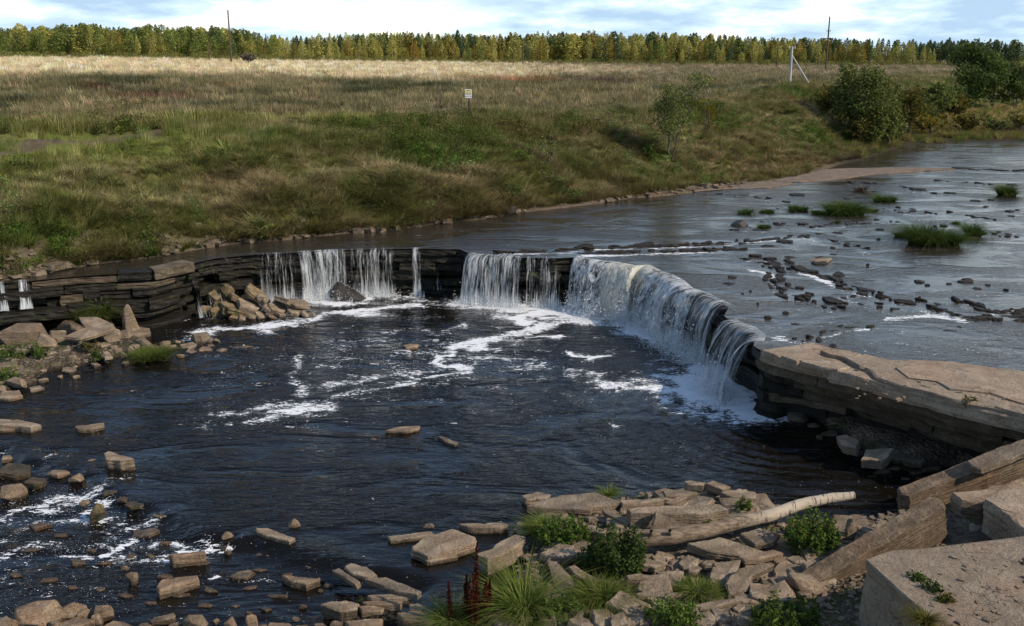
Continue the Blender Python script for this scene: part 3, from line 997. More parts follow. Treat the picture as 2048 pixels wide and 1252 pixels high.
def fall_sheet(px0, px1, ztop, zbot, out, dens, layers=2, fade=0.12, bulge=0.0, shift=0.0, s0=None, s1=None, seed=0, back=0.35, peel=0.0):
    r = np.random.default_rng(seed + 500)
    s0 = lip_index(px0) if s0 is None else s0
    s1 = lip_index(px1) if s1 is None else s1
    aa, ab = np.interp([s0, s1], sT, aT)
    nu, nv = max(10, int((ab - aa) / 0.06)), 40
    VV, FF, UV, DN = [], [], [], []
    for lay in range(layers):
        arc = np.linspace(aa, ab, nu)
        s = np.interp(arc, aT, sT)
        p, nn = lip_at(s), lip_normal(s)
        nn = nn / np.linalg.norm(nn, axis=1, keepdims=True)
        w = np.linspace(0, 1, nv)
        tt = np.clip((w - 0.14) / 0.86, 0, 1)
        ho = np.where(w < 0.14, -back + (back + 0.02) * (w / 0.14), 0.02 + out * tt ** 0.75)
        zz = ztop - (ztop - zbot) * tt ** 1.6 * 1.0 - 0.02 * np.clip(w / 0.14, 0, 1)
        A, W = np.meshgrid(arc, w, indexing='ij')
        rough = 1 + 0.28 * fbm(A * 1.3, 0 * A, lay * 5 + seed, 3, 3) + 0.12 * vnoise(A * 4, W * 2, lay, 4)
        HO = np.where(ho > 0.02, ho[None, :] * rough, ho[None, :]) - 0.10 * lay * (W > 0.14) + shift * tt[None, :]
        if bulge:
            HO = HO + bulge * (0.6 + 0.6 * fbm(A * 0.9, W * 2.0, lay + seed, 13, 3)) * np.sin(np.clip(tt, 0, 1) * math.pi)[None, :] ** 0.7
        HO = HO + (0.05 + 0.30 * bulge) * tt[None, :] ** .5 * fbm(A * 3.0, W * 3.0, lay * 3 + seed, 23, 3)
        Pw = p[:, None, :] + nn[:, None, :] * HO[..., None]
        dz = 0.02 * fbm(A * 2, W * 0, lay, 8, 2)
        V = np.concatenate([Pw, (zz[None, :] + dz * (W > 0.05))[..., None]], -1).reshape(-1, 3)
        base = sum(len(v) for v in VV)
        VV.append(V)
        FF.append(grid_faces(nu, nv) + base)
        UV.append(np.c_[(A + lay * 37.1 + seed * 11.3).ravel(), (W * (ztop - zbot)).ravel()])
        edge = np.minimum(A - aa, ab - A) / max(fade * (ab - aa), 1e-3)
        D = dens * (0.55 + 0.45 * smooth(0, 1, edge)) * (1 - 0.10 * lay) + 0.10 * smooth(0.75, 1.0, W) - peel * smooth(0.1, 0.8, W)
        DN.append(D.ravel())
    me = mesh('falling_water', np.concatenate(VV), np.concatenate(FF), True)
    ul = me.uv_layers.new(name='UVMap')
    vi = np.empty(len(me.loops), np.int32)
    me.loops.foreach_get('vertex_index', vi)
    ul.data.foreach_set('uv', np.concatenate(UV)[vi].astype(np.float32).ravel())
    add_attr(me, 'dens', np.concatenate(DN))
    return me


G_F = 'curtains of falling water along the ledge'
FALLS = [
    ('thin', dict(px0=352, px1=400, ztop=2.225, zbot=0.1, out=1.15, dens=0.42, layers=1), 'fall', 'two thin trickles of water on the black ledge left of the rubble heap'),
    ('thin', dict(px0=405, px1=470, ztop=2.225, zbot=0.3, out=1.0, dens=0.42, layers=1), 'fall', 'faint trickles of water running down just above the rubble heap'),
    ('curtain', dict(px0=500, px1=612, ztop=2.225, zbot=-0.02, out=0.35, dens=0.47, layers=3), 'fall', 'sparse stringy curtain of water between rubble heap and bright fall'),
    ('curtain', dict(px0=592, px1=700, ztop=2.225, zbot=-0.02, out=0.55, dens=0.54, layers=3, bulge=.1), 'fall', 'bright white curtain of water pouring onto the dark pyramid boulder'),
    ('curtain', dict(px0=690, px1=798, ztop=2.225, zbot=-0.02, out=0.30, dens=0.49, layers=3), 'fall', 'straight veil of fine water threads right of the dark pyramid boulder'),
    ('ribbon', dict(px0=816, px1=850, ztop=2.225, zbot=-0.02, out=0.25, dens=0.54, fade=0.4), 'fall', 'single narrow ribbon of water on black rock in mid ledge'),
    ('ribbon', dict(px0=862, px1=890, ztop=2.225, zbot=0.3, out=0.2, dens=0.38, fade=0.3), 'fall', 'faint dripping ribbon of water right of the narrow white ribbon'),
    ('curtain', dict(px0=934, px1=1056, ztop=2.225, zbot=-0.02, out=0.65, dens=0.53, layers=3, bulge=.1), 'fall', 'broad flared curtain of water in the middle of the ledge'),
    ('curtain', dict(px0=1046, px1=1126, ztop=2.225, zbot=-0.02, out=0.35, dens=0.47, layers=3), 'fall', 'thin split curtain of water beside the broad flared curtain'),
    ('cascade', dict(px0=1140, px1=1235, ztop=2.225, zbot=-0.02, out=0.75, dens=0.56, bulge=0.3, layers=4), 'froth', 'frothy cascade tumbling over stepped rock at the bend of the ledge'),
    ('torrent', dict(px0=1205, px1=1318, ztop=2.225, zbot=-0.02, out=0.95, dens=0.62, bulge=0.42, layers=4, seed=3), 'fall_peat', 'heavy cream-coloured torrent of water bulging out at the bend'),
    ('torrent', dict(px0=1296, px1=1378, ztop=2.225, zbot=-0.02, out=0.85, dens=0.58, bulge=0.40, layers=4, seed=5), 'froth', 'thick white torrent of billowing water right of the cream-coloured one'),
    ('torrent', dict(px0=1345, px1=1412, ztop=2.225, zbot=-0.02, out=0.75, dens=0.56, bulge=0.35, layers=4, seed=15, fade=.25), 'froth', 'white billowing water between the thick torrent and the grey veil'),
    ('curtain', dict(px0=1372, px1=1456, s1=lip_index(1456) + .45, ztop=2.225, zbot=-0.02, out=0.75, dens=0.53, layers=4, seed=6, bulge=.25), 'fall', 'grey veil of falling water between white torrent and notch in the lip'),
    ('curtain', dict(px0=0, px1=0, s0=lip_index(1455) + 1.55, s1=lip_index(1515) + 0.85, ztop=2.225, zbot=-0.02, out=0.95, dens=0.55, layers=4, seed=9, bulge=.15), 'fall', 'near curved fan of water at the right end of the falls'),
    ('thin', dict(px0=0, px1=0, s0=lip_index(1526) - 0.2, s1=lip_index(1526) + 0.25, ztop=2.225, zbot=-0.02, out=0.2, dens=0.28, layers=1), 'fall', 'few dripping threads of water beside the near curved fan'),
    ('step', dict(px0=-40, px1=22, ztop=2.225, zbot=1.2, out=0.55, dens=0.52, seed=11, layers=2, fade=.3), 'fall', 'short white spill over the upper step at the left edge'),
    ('step', dict(px0=28, px1=64, ztop=2.225, zbot=1.2, out=0.55, dens=0.54, seed=12, layers=2, fade=.3), 'fall', 'second short spill over the upper step by the left edge'),
]
for i, (nm, kw, mt, lb) in enumerate(FALLS):
    kw = dict(kw)
    kw.setdefault('seed', 20 + i)
    tag(link('waterfall', fall_sheet(**kw), M[mt]), lb, 'waterfall', G_F)

# ---- spray: droplets thrown up where the water lands, and along the heavy falls
rs = np.random.default_rng(77)
SV, SF = [], []
TET = np.array(((1, 1, 1), (1, -1, -1), (-1, 1, -1), (-1, -1, 1))) * 0.6


def spray(px0, px1, n, out, hmax, spread, s0=None, s1=None, size=.018):
    s0 = lip_index(px0) if s0 is None else s0
    s1 = lip_index(px1) if s1 is None else s1
    s = rs.uniform(s0, s1, n)
    p, nn = lip_at(s), lip_normal(s)
    d = out + rs.normal(0, spread, n)
    z = rs.exponential(hmax * .36, n) + 0.0
    for i in range(n):
        if z[i] > 2.0: continue
        q = TET * size * rs.uniform(.4, 1.4)
        a = rs.uniform(0, 6.28)
        q = q @ np.array(((math.cos(a), math.sin(a), 0), (-math.sin(a), math.cos(a), 0), (0, 0, 1.2)))
        b = len(SV) * 4
        SV.append(q + (p[i, 0] + nn[i, 0] * d[i], p[i, 1] + nn[i, 1] * d[i], z[i]))
        SF.extend([(b, b + 1, b + 2), (b, b + 3, b + 1), (b, b + 2, b + 3), (b + 1, b + 3, b + 2)])


spray(520, 600, 350, .5, .25, .2)
spray(600, 700, 1500, .75, .55, .3)
spray(700, 800, 700, .45, .35, .2)
spray(816, 850, 150, .35, .2, .15)
spray(936, 1056, 1500, .85, .4, .25)
spray(1050, 1126, 500, .5, .3, .2)
spray(1140, 1235, 1500, 1.0, .7, .35)
spray(1205, 1318, 3600, 1.2, .9, .4)
spray(1300, 1412, 3600, 1.1, .9, .4)
spray(1375, 1456, 2200, 1.05, .7, .3)
spray(0, 0, 2400, 1.2, .6, .3, lip_index(1455) + 1.95, lip_index(1515) + .85, .016)
t = NT('spray_droplets')
M['spray'] = t.done(t.bsdf((0.80, 0.82, 0.83), 0.6, None, 0.3))
tag(link('spray', mesh('spray', np.concatenate(SV), np.array(SF)), M['spray']), 'white spray where the falls strike the pool', 'spray', kind='stuff')

# ------------------------------------------------------------------ river bed, gravel bar and rubble bank (near side)
gx, gy = np.arange(-30, 24.01, 0.2), np.arange(6, 46.5, 0.2)
GX, GY = np.meshgrid(gx, gy, indexing='ij')
B2 = np.c_[GX.ravel(), GY.ravel()]


def poly_sd(P, poly):
    d, _ = seg_dist(P, list(poly) + [poly[0]])
    inside = np.zeros(len(P), bool)
    n = len(poly)
    for i in range(n):
        x1, y1 = poly[i][:2]
        x2, y2 = poly[(i + 1) % n][:2]
        c = ((y1 > P[:, 1]) != (y2 > P[:, 1])) & (P[:, 0] < (x2 - x1) * (P[:, 1] - y1) / (y2 - y1 + 1e-12) + x1)
        inside ^= c
    return np.where(inside, -d, d)


bar = [at(*p, 0)[:2] for p in [(-300, 640), (0, 668), (120, 668), (230, 668), (300, 672), (345, 690), (430, 690), (440, 698), (340, 708), (250, 718), (180, 735), (100, 750), (95, 770), (30, 790), (-60, 800), (-400, 830)]]
bank = [at(*p, 0)[:2] for p in [(880, 1280), (890, 1225), (960, 1180), (1010, 1110), (1050, 1060), (1060, 1015), (1180, 1000), (1300, 975), (1420, 968), (1520, 990), (1580, 1035), (1680, 1050), (1790, 1040), (1820, 1005), (2000, 990), (2600, 990), (3200, 1500), (1000, 1700)]]
cl = [at(*p, 0)[:2] for p in [(640, 1260), (660, 1205), (690, 1150), (740, 1150), (830, 1190), (860, 1230), (880, 1280)]]
cl2 = [at(*p, -.2)[:2] for p in [(-300, 1300), (-200, 1215), (30, 1225), (200, 1225), (300, 1245), (420, 1240), (620, 1250), (700, 1320)]]
foot = [at(*p, 0)[:2] for p in [(1560, 800), (1650, 870), (1740, 925), (1830, 955), (1900, 950), (2100, 960), (2300, 900), (1900, 850), (1700, 790)]]
HB = np.full(len(B2), -0.75)
nb = fbm(B2[:, 0] * 0.9, B2[:, 1] * 0.9, 0, 51, 4)
for poly, h, soft in ((bar, 0.22, 0.9), (bank, 0.32, 1.1), (cl, 0.02, 0.9), (cl2, -0.05, 0.9), (foot, 0.35, 0.9)):
    sdv = poly_sd(B2, poly) + 0.35 * nb
    HB = np.maximum(HB, -0.75 + (h + 0.75) * smooth(soft * 0.7, -soft, sdv) + 0.10 * nb * (sdv < 0))
bp, br_ = proj(np.c_[B2, np.zeros(len(B2))])
HB += smooth(1500, 2000, bp) * smooth(960, 1100, br_) * 0.7 * smooth(-0.6, 0.1, HB)
HB += 0.05 * fbm(B2[:, 0] * 4, B2[:, 1] * 4, 0, 52, 3)


def bed_z(x, y):
    i = int(np.clip(round((x - gx[0]) / 0.2), 0, len(gx) - 1))
    j = int(np.clip(round((y - gy[0]) / 0.2), 0, len(gy) - 1))
    return HB[i * len(gy) + j]


me = mesh('riverbed', np.c_[B2, HB], grid_faces(len(gx), len(gy)), True)
t = NT('gravel_bed')
g = t.vor(t.pos(), 9.0)
gc = t.math('MULTIPLY_ADD', t.vor(t.pos(), 9.0, 'F1', 1), 0.9, 0.3)
spn = t.noise(t.pos(), 1.4, 5, 0.6)
c = t.ramp(spn, [(0.35, (0.045, 0.034, 0.022)), (0.5, (0.10, 0.075, 0.05)), (0.65, (0.19, 0.145, 0.10))])
c = t.mix(0.5, c, t.mix(1.0, c, gc, 'MULTIPLY'))
mossy = t.maprange(t.noise(t.pos(), 0.9, 4, 0.6), 0.52, 0.60)
c = t.mix(t.math('MULTIPLY', mossy, 0.75), c, (0.045, 0.058, 0.014))
spz = t.n.new('ShaderNodeSeparateXYZ')
t.l.new(t.pos(), spz.inputs[0])
wetf = t.maprange(t.math('ADD', spz.outputs[2], t.math('MULTIPLY', t.noise(t.pos(), 3, 3), 0.12)), 0.08, 0.22, 0.3, 1.0)
c = t.mix(1.0, c, wetf, 'MULTIPLY')
M['gravel'] = t.done(t.bsdf(c, 0.9, t.bump(t.math('ADD', t.math('MULTIPLY', g, -1.0), spn), 1.0, 0.10), 0.2))
tag(link('riverbed', me, M['gravel']), 'gravel and river bed under pool, bar and rubble', kind='structure')

# ------------------------------------------------------------------ stones
STONES = []          # (object, pixel x) by region, to give every one its own label afterwards
WORDS = ['first', 'second', 'third', 'fourth', 'fifth', 'sixth', 'seventh', 'eighth', 'ninth', 'tenth', 'eleventh', 'twelfth', 'thirteenth', 'fourteenth', 'fifteenth', 'sixteenth', 'seventeenth', 'eighteenth', 'nineteenth', 'twentieth']


def ordinal(n):
    if n > 100:
        return 'hundred-and-' + ordinal(n - 100)
    if n == 100:
        return 'hundredth'
    if n <= 20:
        return WORDS[n - 1]
    tens = ['twenty', 'thirty', 'forty', 'fifty', 'sixty', 'seventy', 'eighty', 'ninety'][n // 10 - 2]
    return tens + '-' + WORDS[n % 10 - 1] if n % 10 else {'twenty': 'twentieth', 'thirty': 'thirtieth', 'forty': 'fortieth', 'fifty': 'fiftieth', 'sixty': 'sixtieth', 'seventy': 'seventieth'}.get(tens, tens)


def slab_mesh(out2, thick, seed, rough=1.0, n=None):
    """layered slab: outline in local xy (counter-clockwise), top at z=0, strata stepping down to -thick"""
    r = np.random.default_rng(seed)
    o = np.asarray(out2, float)
    area = 0.5 * np.sum(o[:, 0] * np.roll(o[:, 1], -1) - np.roll(o[:, 0], -1) * o[:, 1])
    if area < 0:
        o = o[::-1]
    size = math.sqrt(abs(area))
    per = np.hypot(*(np.roll(o, -1, 0) - o).T)
    n = n or int(np.clip(per.sum() / (0.085 * max(size, 0.6)), 14, 90 if size > 2.5 else 44))
    step_ = per.sum() / n
    pts = []
    for i in range(len(o)):
        m = max(1, int(round(per[i] / step_)))
        for q in range(m):
            pts.append(o[i] + (o[(i + 1) % len(o)] - o[i]) * q / m)
    pts = np.array(pts)
    m = len(pts)
    cen = pts.mean(0)
    dirs = pts - cen
    dirs /= np.linalg.norm(dirs, axis=1, keepdims=True) + 1e-9
    ch = min(0.014 * size, 0.04) * rough
    jit = np.convolve(np.r_[r.normal(0, 1, m + 2)], [0.3, 0.5, 0.3], 'valid')[:m] * ch * 1.3
    pts = pts + dirs * jit[:, None]
    nl = 2 if thick < 0.12 else (3 if thick < 0.3 else (5 if thick < 0.8 else 8))
    zs = np.sort(r.uniform(0.12, 0.92, nl)) * -thick
    chip = np.clip(vnoise(np.arange(m) * .35, seed * .37 + 0 * np.arange(m), 0, 5) - .15, 0, 1) * min(.16, .10 * size) * (1 if thick > .25 else .35)
    pts = pts - dirs * (chip * .5)[:, None]
    rings = [(pts - dirs * chip[:, None] - dirs * (min(0.022, thick * 0.2) * r.uniform(0.3, 1.4, m))[:, None], np.zeros(m)), (pts, np.full(m, -min(0.025, thick * 0.2)))]
    acc = np.zeros(m)
    for z in zs:
        acc = acc + r.normal(0, 0.25, m) * ch
        stp = r.uniform(-1.6, 1.6) * ch * (1.8 if thick > .8 else 1)
        rings.append((pts + dirs * (acc + stp)[:, None], np.full(m, z + 0.01 * thick)))
        rings.append((pts + dirs * (acc + stp * 0.2 - 0.3 * ch)[:, None], np.full(m, z - 0.02 * thick)))
    rings.append((pts - dirs * ch, np.full(m, -thick)))
    V = []
    for k, (q, z) in enumerate(rings):
        zz_ = z + (min(0.014 * size, .022) * fbm(q[:, 0] * 2.2, q[:, 1] * 2.2, 0, seed % 997, 3) if k < 2 else 0)
        V.append(np.c_[q, zz_])
    # inner ring + centre so the top is not dead flat
    q = cen + (rings[0][0] - cen) * 0.55
    V.append(np.c_[q, min(0.020 * size, .03) * fbm(q[:, 0] * 2.2, q[:, 1] * 2.2, 0, seed % 997, 3) + 0.004])
    V.append(np.array([[cen[0], cen[1], 0.006]]))
    V = np.concatenate(V)
    K = len(rings)
    Fc = []
    for k in range(K - 1):
        for i in range(m):
            j = (i + 1) % m
            Fc.append((k * m + j, k * m + i, (k + 1) * m + i, (k + 1) * m + j))
    b = K * m
    for i in range(m):
        j = (i + 1) % m
        Fc.append((i, j, b + j, b + i))
        Fc.append((b + i, b + j, b + m))
    Fc.append(tuple((K - 1) * m + i for i in range(m))[::-1])
    return mesh('slab', V, Fc)


def place_slab(name, pix, z, thick, mat='stone', tilt=(0, 0), seed=None, rough=1.0):
    """slab whose upper face has the pixel outline pix on a plane of height z (tilted by tilt about its middle)"""
    seed = seed or (int(pix[0][0]) * 7 + int(pix[0][1]) * 13) % 9973
    c = np.mean([at(*p, z) for p in pix], 0)
    nrm = np.array((tilt[0], tilt[1], 1.0))
    nrm /= np.linalg.norm(nrm)
    W = []
    for p in pix:
        d = ray(*p)
        tt = ((c - (0, 0, CAMZ)) @ nrm) / (d @ nrm)
        W.append(d * tt + (0, 0, CAMZ))
    W = np.array(W)
    c = W.mean(0)
    ax = W[np.argmax(np.linalg.norm(W - c, axis=1))] - c
    ax /= np.linalg.norm(ax)
    ay = np.cross(nrm, ax)
    loc = np.c_[(W - c) @ ax, (W - c) @ ay]
    o = link(name, slab_mesh(loc, thick, seed, rough), M[mat])
    o.matrix_world = Matrix(((ax[0], ay[0], nrm[0], c[0]), (ax[1], ay[1], nrm[1], c[1]), (ax[2], ay[2], nrm[2], c[2]), (0, 0, 0, 1)))
    return o


def hull_mesh(W, D, H, seed, sharp=0.8, peak=None):
    """angular boulder: hull of points on a squashed superellipsoid, base at z=0"""
    r = np.random.default_rng(seed)
    bm = bmesh.new()
    for i in range(22):
        d = r.normal(0, 1, 3)
        d /= np.abs(d).max() ** sharp * np.linalg.norm(d) ** (1 - sharp)
        d *= r.uniform(0.82, 1.0)
        bm.verts.new((d[0] * W / 2, d[1] * D / 2, d[2] * H * 0.62 + H * 0.30))
    if peak is not None:
        for v in bm.verts:
            k = max(0, v.co.z / H)
            v.co.x = v.co.x * (1 - 0.7 * k) + peak[0] * W * k
            v.co.y *= 1 - 0.6 * k
        bm.verts.new((peak[0] * W, 0, H))
    g = bmesh.ops.convex_hull(bm, input=bm.verts)
    bmesh.ops.delete(bm, geom=[e for e in g['geom_interior'] if isinstance(e, bmesh.types.BMVert)], context='VERTS')
    bmesh.ops.dissolve_limit(bm, angle_limit=0.22, verts=bm.verts[:], edges=bm.edges[:])
    bmesh.ops.bevel(bm, geom=bm.edges[:], offset=0.03 * min(W, H, D) + 0.004, segments=1, affect='EDGES')
    bmesh.ops.triangulate(bm, faces=bm.faces[:])
    bmesh.ops.subdivide_edges(bm, edges=[e for e in bm.edges if e.calc_length() > 0.22 * W], cuts=1, use_grid_fill=True)
    for v in bm.verts:
        q = v.co
        f = float(fbm(q.x * 3 / W, q.y * 3 / W, q.z * 3 / W, seed % 991, 3))
        v.co += v.co.normalized() * f * 0.035 * W
    me = bpy.data.meshes.new('boulder')
    bm.to_mesh(me)
    bm.free()
    return me


def stone(px, py, w, h, zb, kind=None, mat='stone', rot=None, tilt=None, seed=None, name=None, peak=None):
    """stone seen centred at (px, py), w by h pixels, standing on height zb"""
    seed = seed or int(px * 7 + py * 13) % 9973
    r = np.random.default_rng(seed)
    p = at(px, py + h * 0.38, zb)
    dist = np.linalg.norm(p - (0, 0, CAMZ))
    W, Ha = w * dist / F, h * dist / F
    dep = math.asin((CAMZ - zb) / dist)
    kind = kind or ('flat' if w > 1.9 * h else 'boulder')
    if kind == 'flat':
        T = max(0.04, min(0.30 * Ha, 0.16))
        D = float(np.clip((Ha - T * math.cos(dep)) / math.sin(dep), 0.22 * W, 1.1 * W))
        k = r.integers(4, 7)
        an = np.sort(np.linspace(0, 2 * math.pi, k, endpoint=False) + r.uniform(-0.32, 0.32, k))
        ol = np.c_[np.cos(an) * W / 2, np.sin(an) * D / 2] * r.uniform(0.82, 1.12, (k, 1))
        ol *= (W / (np.ptp(ol[:, 0]) + 1e-6), D / (np.ptp(ol[:, 1]) + 1e-6))
        o = link(name or 'limestone_slab', slab_mesh(ol, T + 0.07, seed), M[mat])
        o.location = (p[0], p[1] + D * 0.2, zb + T)
        tl = tilt or (r.uniform(-0.12, 0.12), r.uniform(-0.10, 0.16))
        o.rotation_euler = (tl[1], tl[0], (rot if rot is not None else r.uniform(-0.25, 0.25)))
    else:
        D = W * r.uniform(0.6, 0.85)
        H = max(0.25 * W, (Ha - D * math.sin(dep) * 0.8) / math.cos(dep))
        o = link(name or 'limestone_boulder', hull_mesh(W * 1.08, D, H * 1.1, seed, peak=peak), M[mat])
        o.location = (p[0], p[1] + D * 0.25, zb - 0.06 * H)
        o.rotation_euler = (0, 0, rot if rot is not None else r.uniform(-0.4, 0.4)) if tilt is None else (tilt[1], tilt[0], rot or 0)
    return o


def keep(o, region, label=None, cat=None):
    if label:
        tag(o, label, cat or ('boulder' if 'boulder' in o.name else 'slab' if 'slab' in o.name else 'stone'))
    else:
        x, y = proj(np.array(o.matrix_world.translation if o.matrix_world.translation.length > 0 else o.location))
        STONES.append((region, float(x), o))
    return o


# ---- big blocks at the right, parts of the broken shelf
o = place_slab('limestone_block', [(1732, 1120), (1783, 1098), (1838, 1094), (1927, 1085), (2048, 1068), (2300, 1058), (2330, 1420), (1880, 1420), (1858, 1252), (1841, 1214), (1800, 1180), (1769, 1152)], 2.05, 2.3, 'ledge_top', rough=0.8)
keep(o, '', 'huge flat-topped pale limestone block filling the lower right corner', 'rock block')
o = place_slab('limestone_block', [(1973, 998), (2000, 984), (2048, 971), (2300, 960), (2300, 1075), (2060, 1066), (2035, 1050), (2009, 1029)], 1.75, 1.7, 'ledge_top', rough=0.8)
keep(o, '', 'flat pale limestone block behind the huge corner block', 'rock block')
o = place_slab('limestone_block', [(1905, 985), (1940, 982), (1985, 972), (2048, 955), (2100, 950), (2100, 985), (1990, 1000), (1962, 1006), (1925, 1000)], 1.35, 1.3, 'stone')
keep(o, '', 'low stepped limestone block between the two long leaning slabs', 'rock block')
o = place_slab('limestone_block', [(1935, 1040), (1975, 1030), (1985, 1055), (1940, 1065)], 0.95, 1.0, 'stone')
keep(o, '', 'dark sunken limestone step in the gap behind the long leaning slab', 'rock block')


def beam(name, A, B, depth, high, mat, seed, lean=0.0):
    """long layered block: upper front edge runs from A to B; strata run along it"""
    A, B = np.asarray(A), np.asarray(B)
    X = (B - A) / np.linalg.norm(B - A)
    Yv = np.cross((0, 0, 1), X)
    Yv /= np.linalg.norm(Yv)
    Zv = np.cross(X, Yv)
    if lean:
        Yv, Zv = Yv * math.cos(lean) + Zv * math.sin(lean), Zv * math.cos(lean) - Yv * math.sin(lean)
    L = np.linalg.norm(B - A)
    me = slab_mesh([(0, 0), (L * 0.5, -0.03), (L, 0), (L + 0.08, depth * 0.5), (L - 0.02, depth), (L * 0.45, depth + 0.04), (0, depth), (-0.06, depth * 0.45)], high, seed, 1.2, 60)
    o = link(name, me, M[mat])
    o.matrix_world = Matrix(((X[0], Yv[0], Zv[0], A[0]), (X[1], Yv[1], Zv[1], A[1]), (X[2], Yv[2], Zv[2], A[2]), (0, 0, 0, 1)))
    return o


M['beamrock'] = mat_stone('banded_limestone', (0.10, 0.07, 0.045), (0.19, 0.135, 0.085), (0.32, 0.24, 0.16), strata=1.6)
o = beam('leaning_slab', at(1588, 1192, 0.45), at(1893, 1012, 1.75), 0.42, 1.45, 'beamrock', 71, 0.10)
keep(o, '', 'thick banded limestone slab leaning up to the right beside the corner block', 'slab')
o = beam('leaning_slab', at(1816, 992, 1.15), at(2120, 880, 2.0), 0.40, 0.75, 'beamrock', 83, 0.05)
keep(o, '', 'long narrow limestone slab sloping down to the dark water, farther back', 'slab')
o = beam('leaning_slab', at(1960, 938, 1.75), at(2120, 876, 2.25), 0.45, 0.16, 'stone', 84, 0.02)
keep(o, '', 'thin slab lying on top of the farther long leaning slab', 'slab')

# ---- the dry plates on the shelf at the right
def shelf_plate(pix, z, thick, label):
    o = place_slab('shelf_plate', pix, z, thick, 'ledge_top', rough=0.5)
    return tag(o, label, 'rock plate')


shelf_plate([(1640, 700), (1655, 706), (1690, 714), (1722, 732), (1738, 738), (1752, 752), (1800, 770), (1860, 783), (1930, 803), (1990, 812), (2048, 829), (2300, 897), (2300, 790), (2048, 742), (1990, 734), (1900, 722), (1840, 719), (1790, 720), (1740, 718), (1700, 712)], WZ + 0.16, 0.2,
            'broad dry pinkish limestone plate on top of the right shelf')
shelf_plate([(1790, 735), (1850, 728), (1930, 734), (2048, 752), (2300, 800), (2300, 880), (2048, 806), (1980, 785), (1900, 778), (1870, 760), (1820, 755)], WZ + 0.20, 0.06,
            'thin upper layer weathered out of the broad dry plate')
shelf_plate([(1562, 711), (1583, 710), (1600, 716), (1594, 722)], WZ + 0.15, 0.16, 'small pale plate at the shelf corner beside the dripping threads')
shelf_plate([(1600, 722), (1640, 720), (1682, 722), (1700, 733), (1676, 739), (1640, 733)], WZ + 0.11, 0.14, 'thin pale plate along the shelf edge in front of the crack')

# ---- flat rock beach under the far bank
def beach(pix, z, thick, label):
    o = place_slab('beach_slab', pix, z, thick, 'beach', rough=0.9)
    return tag(o, label, 'rock plate')


beach([(1235, 392), (1300, 386), (1348, 385), (1450, 378), (1540, 375), (1590, 366), (1545, 362), (1440, 366), (1380, 369), (1330, 372), (1280, 380)], WZ + 0.05, 0.25, 'tan flat rock beach under the thin birch on the far bank')
beach([(1330, 371), (1380, 366), (1440, 349), (1502, 339), (1621, 321), (1640, 326), (1560, 338), (1500, 350), (1460, 360)], WZ + 0.12, 0.3, 'tan flat rock strip along the foot of the far bank')
beach([(1545, 361), (1600, 364), (1683, 356), (1751, 347), (1912, 337), (1826, 334), (1700, 336), (1655, 338), (1600, 348)], WZ + 0.07, 0.34, 'long thin tan rock tongue reaching into the river')
beach([(1020, 425), (1110, 415), (1200, 404), (1240, 395), (1190, 398), (1100, 410), (1030, 420)], WZ + 0.08, 0.2, 'narrow pale rock strip at the waterline below the bank')

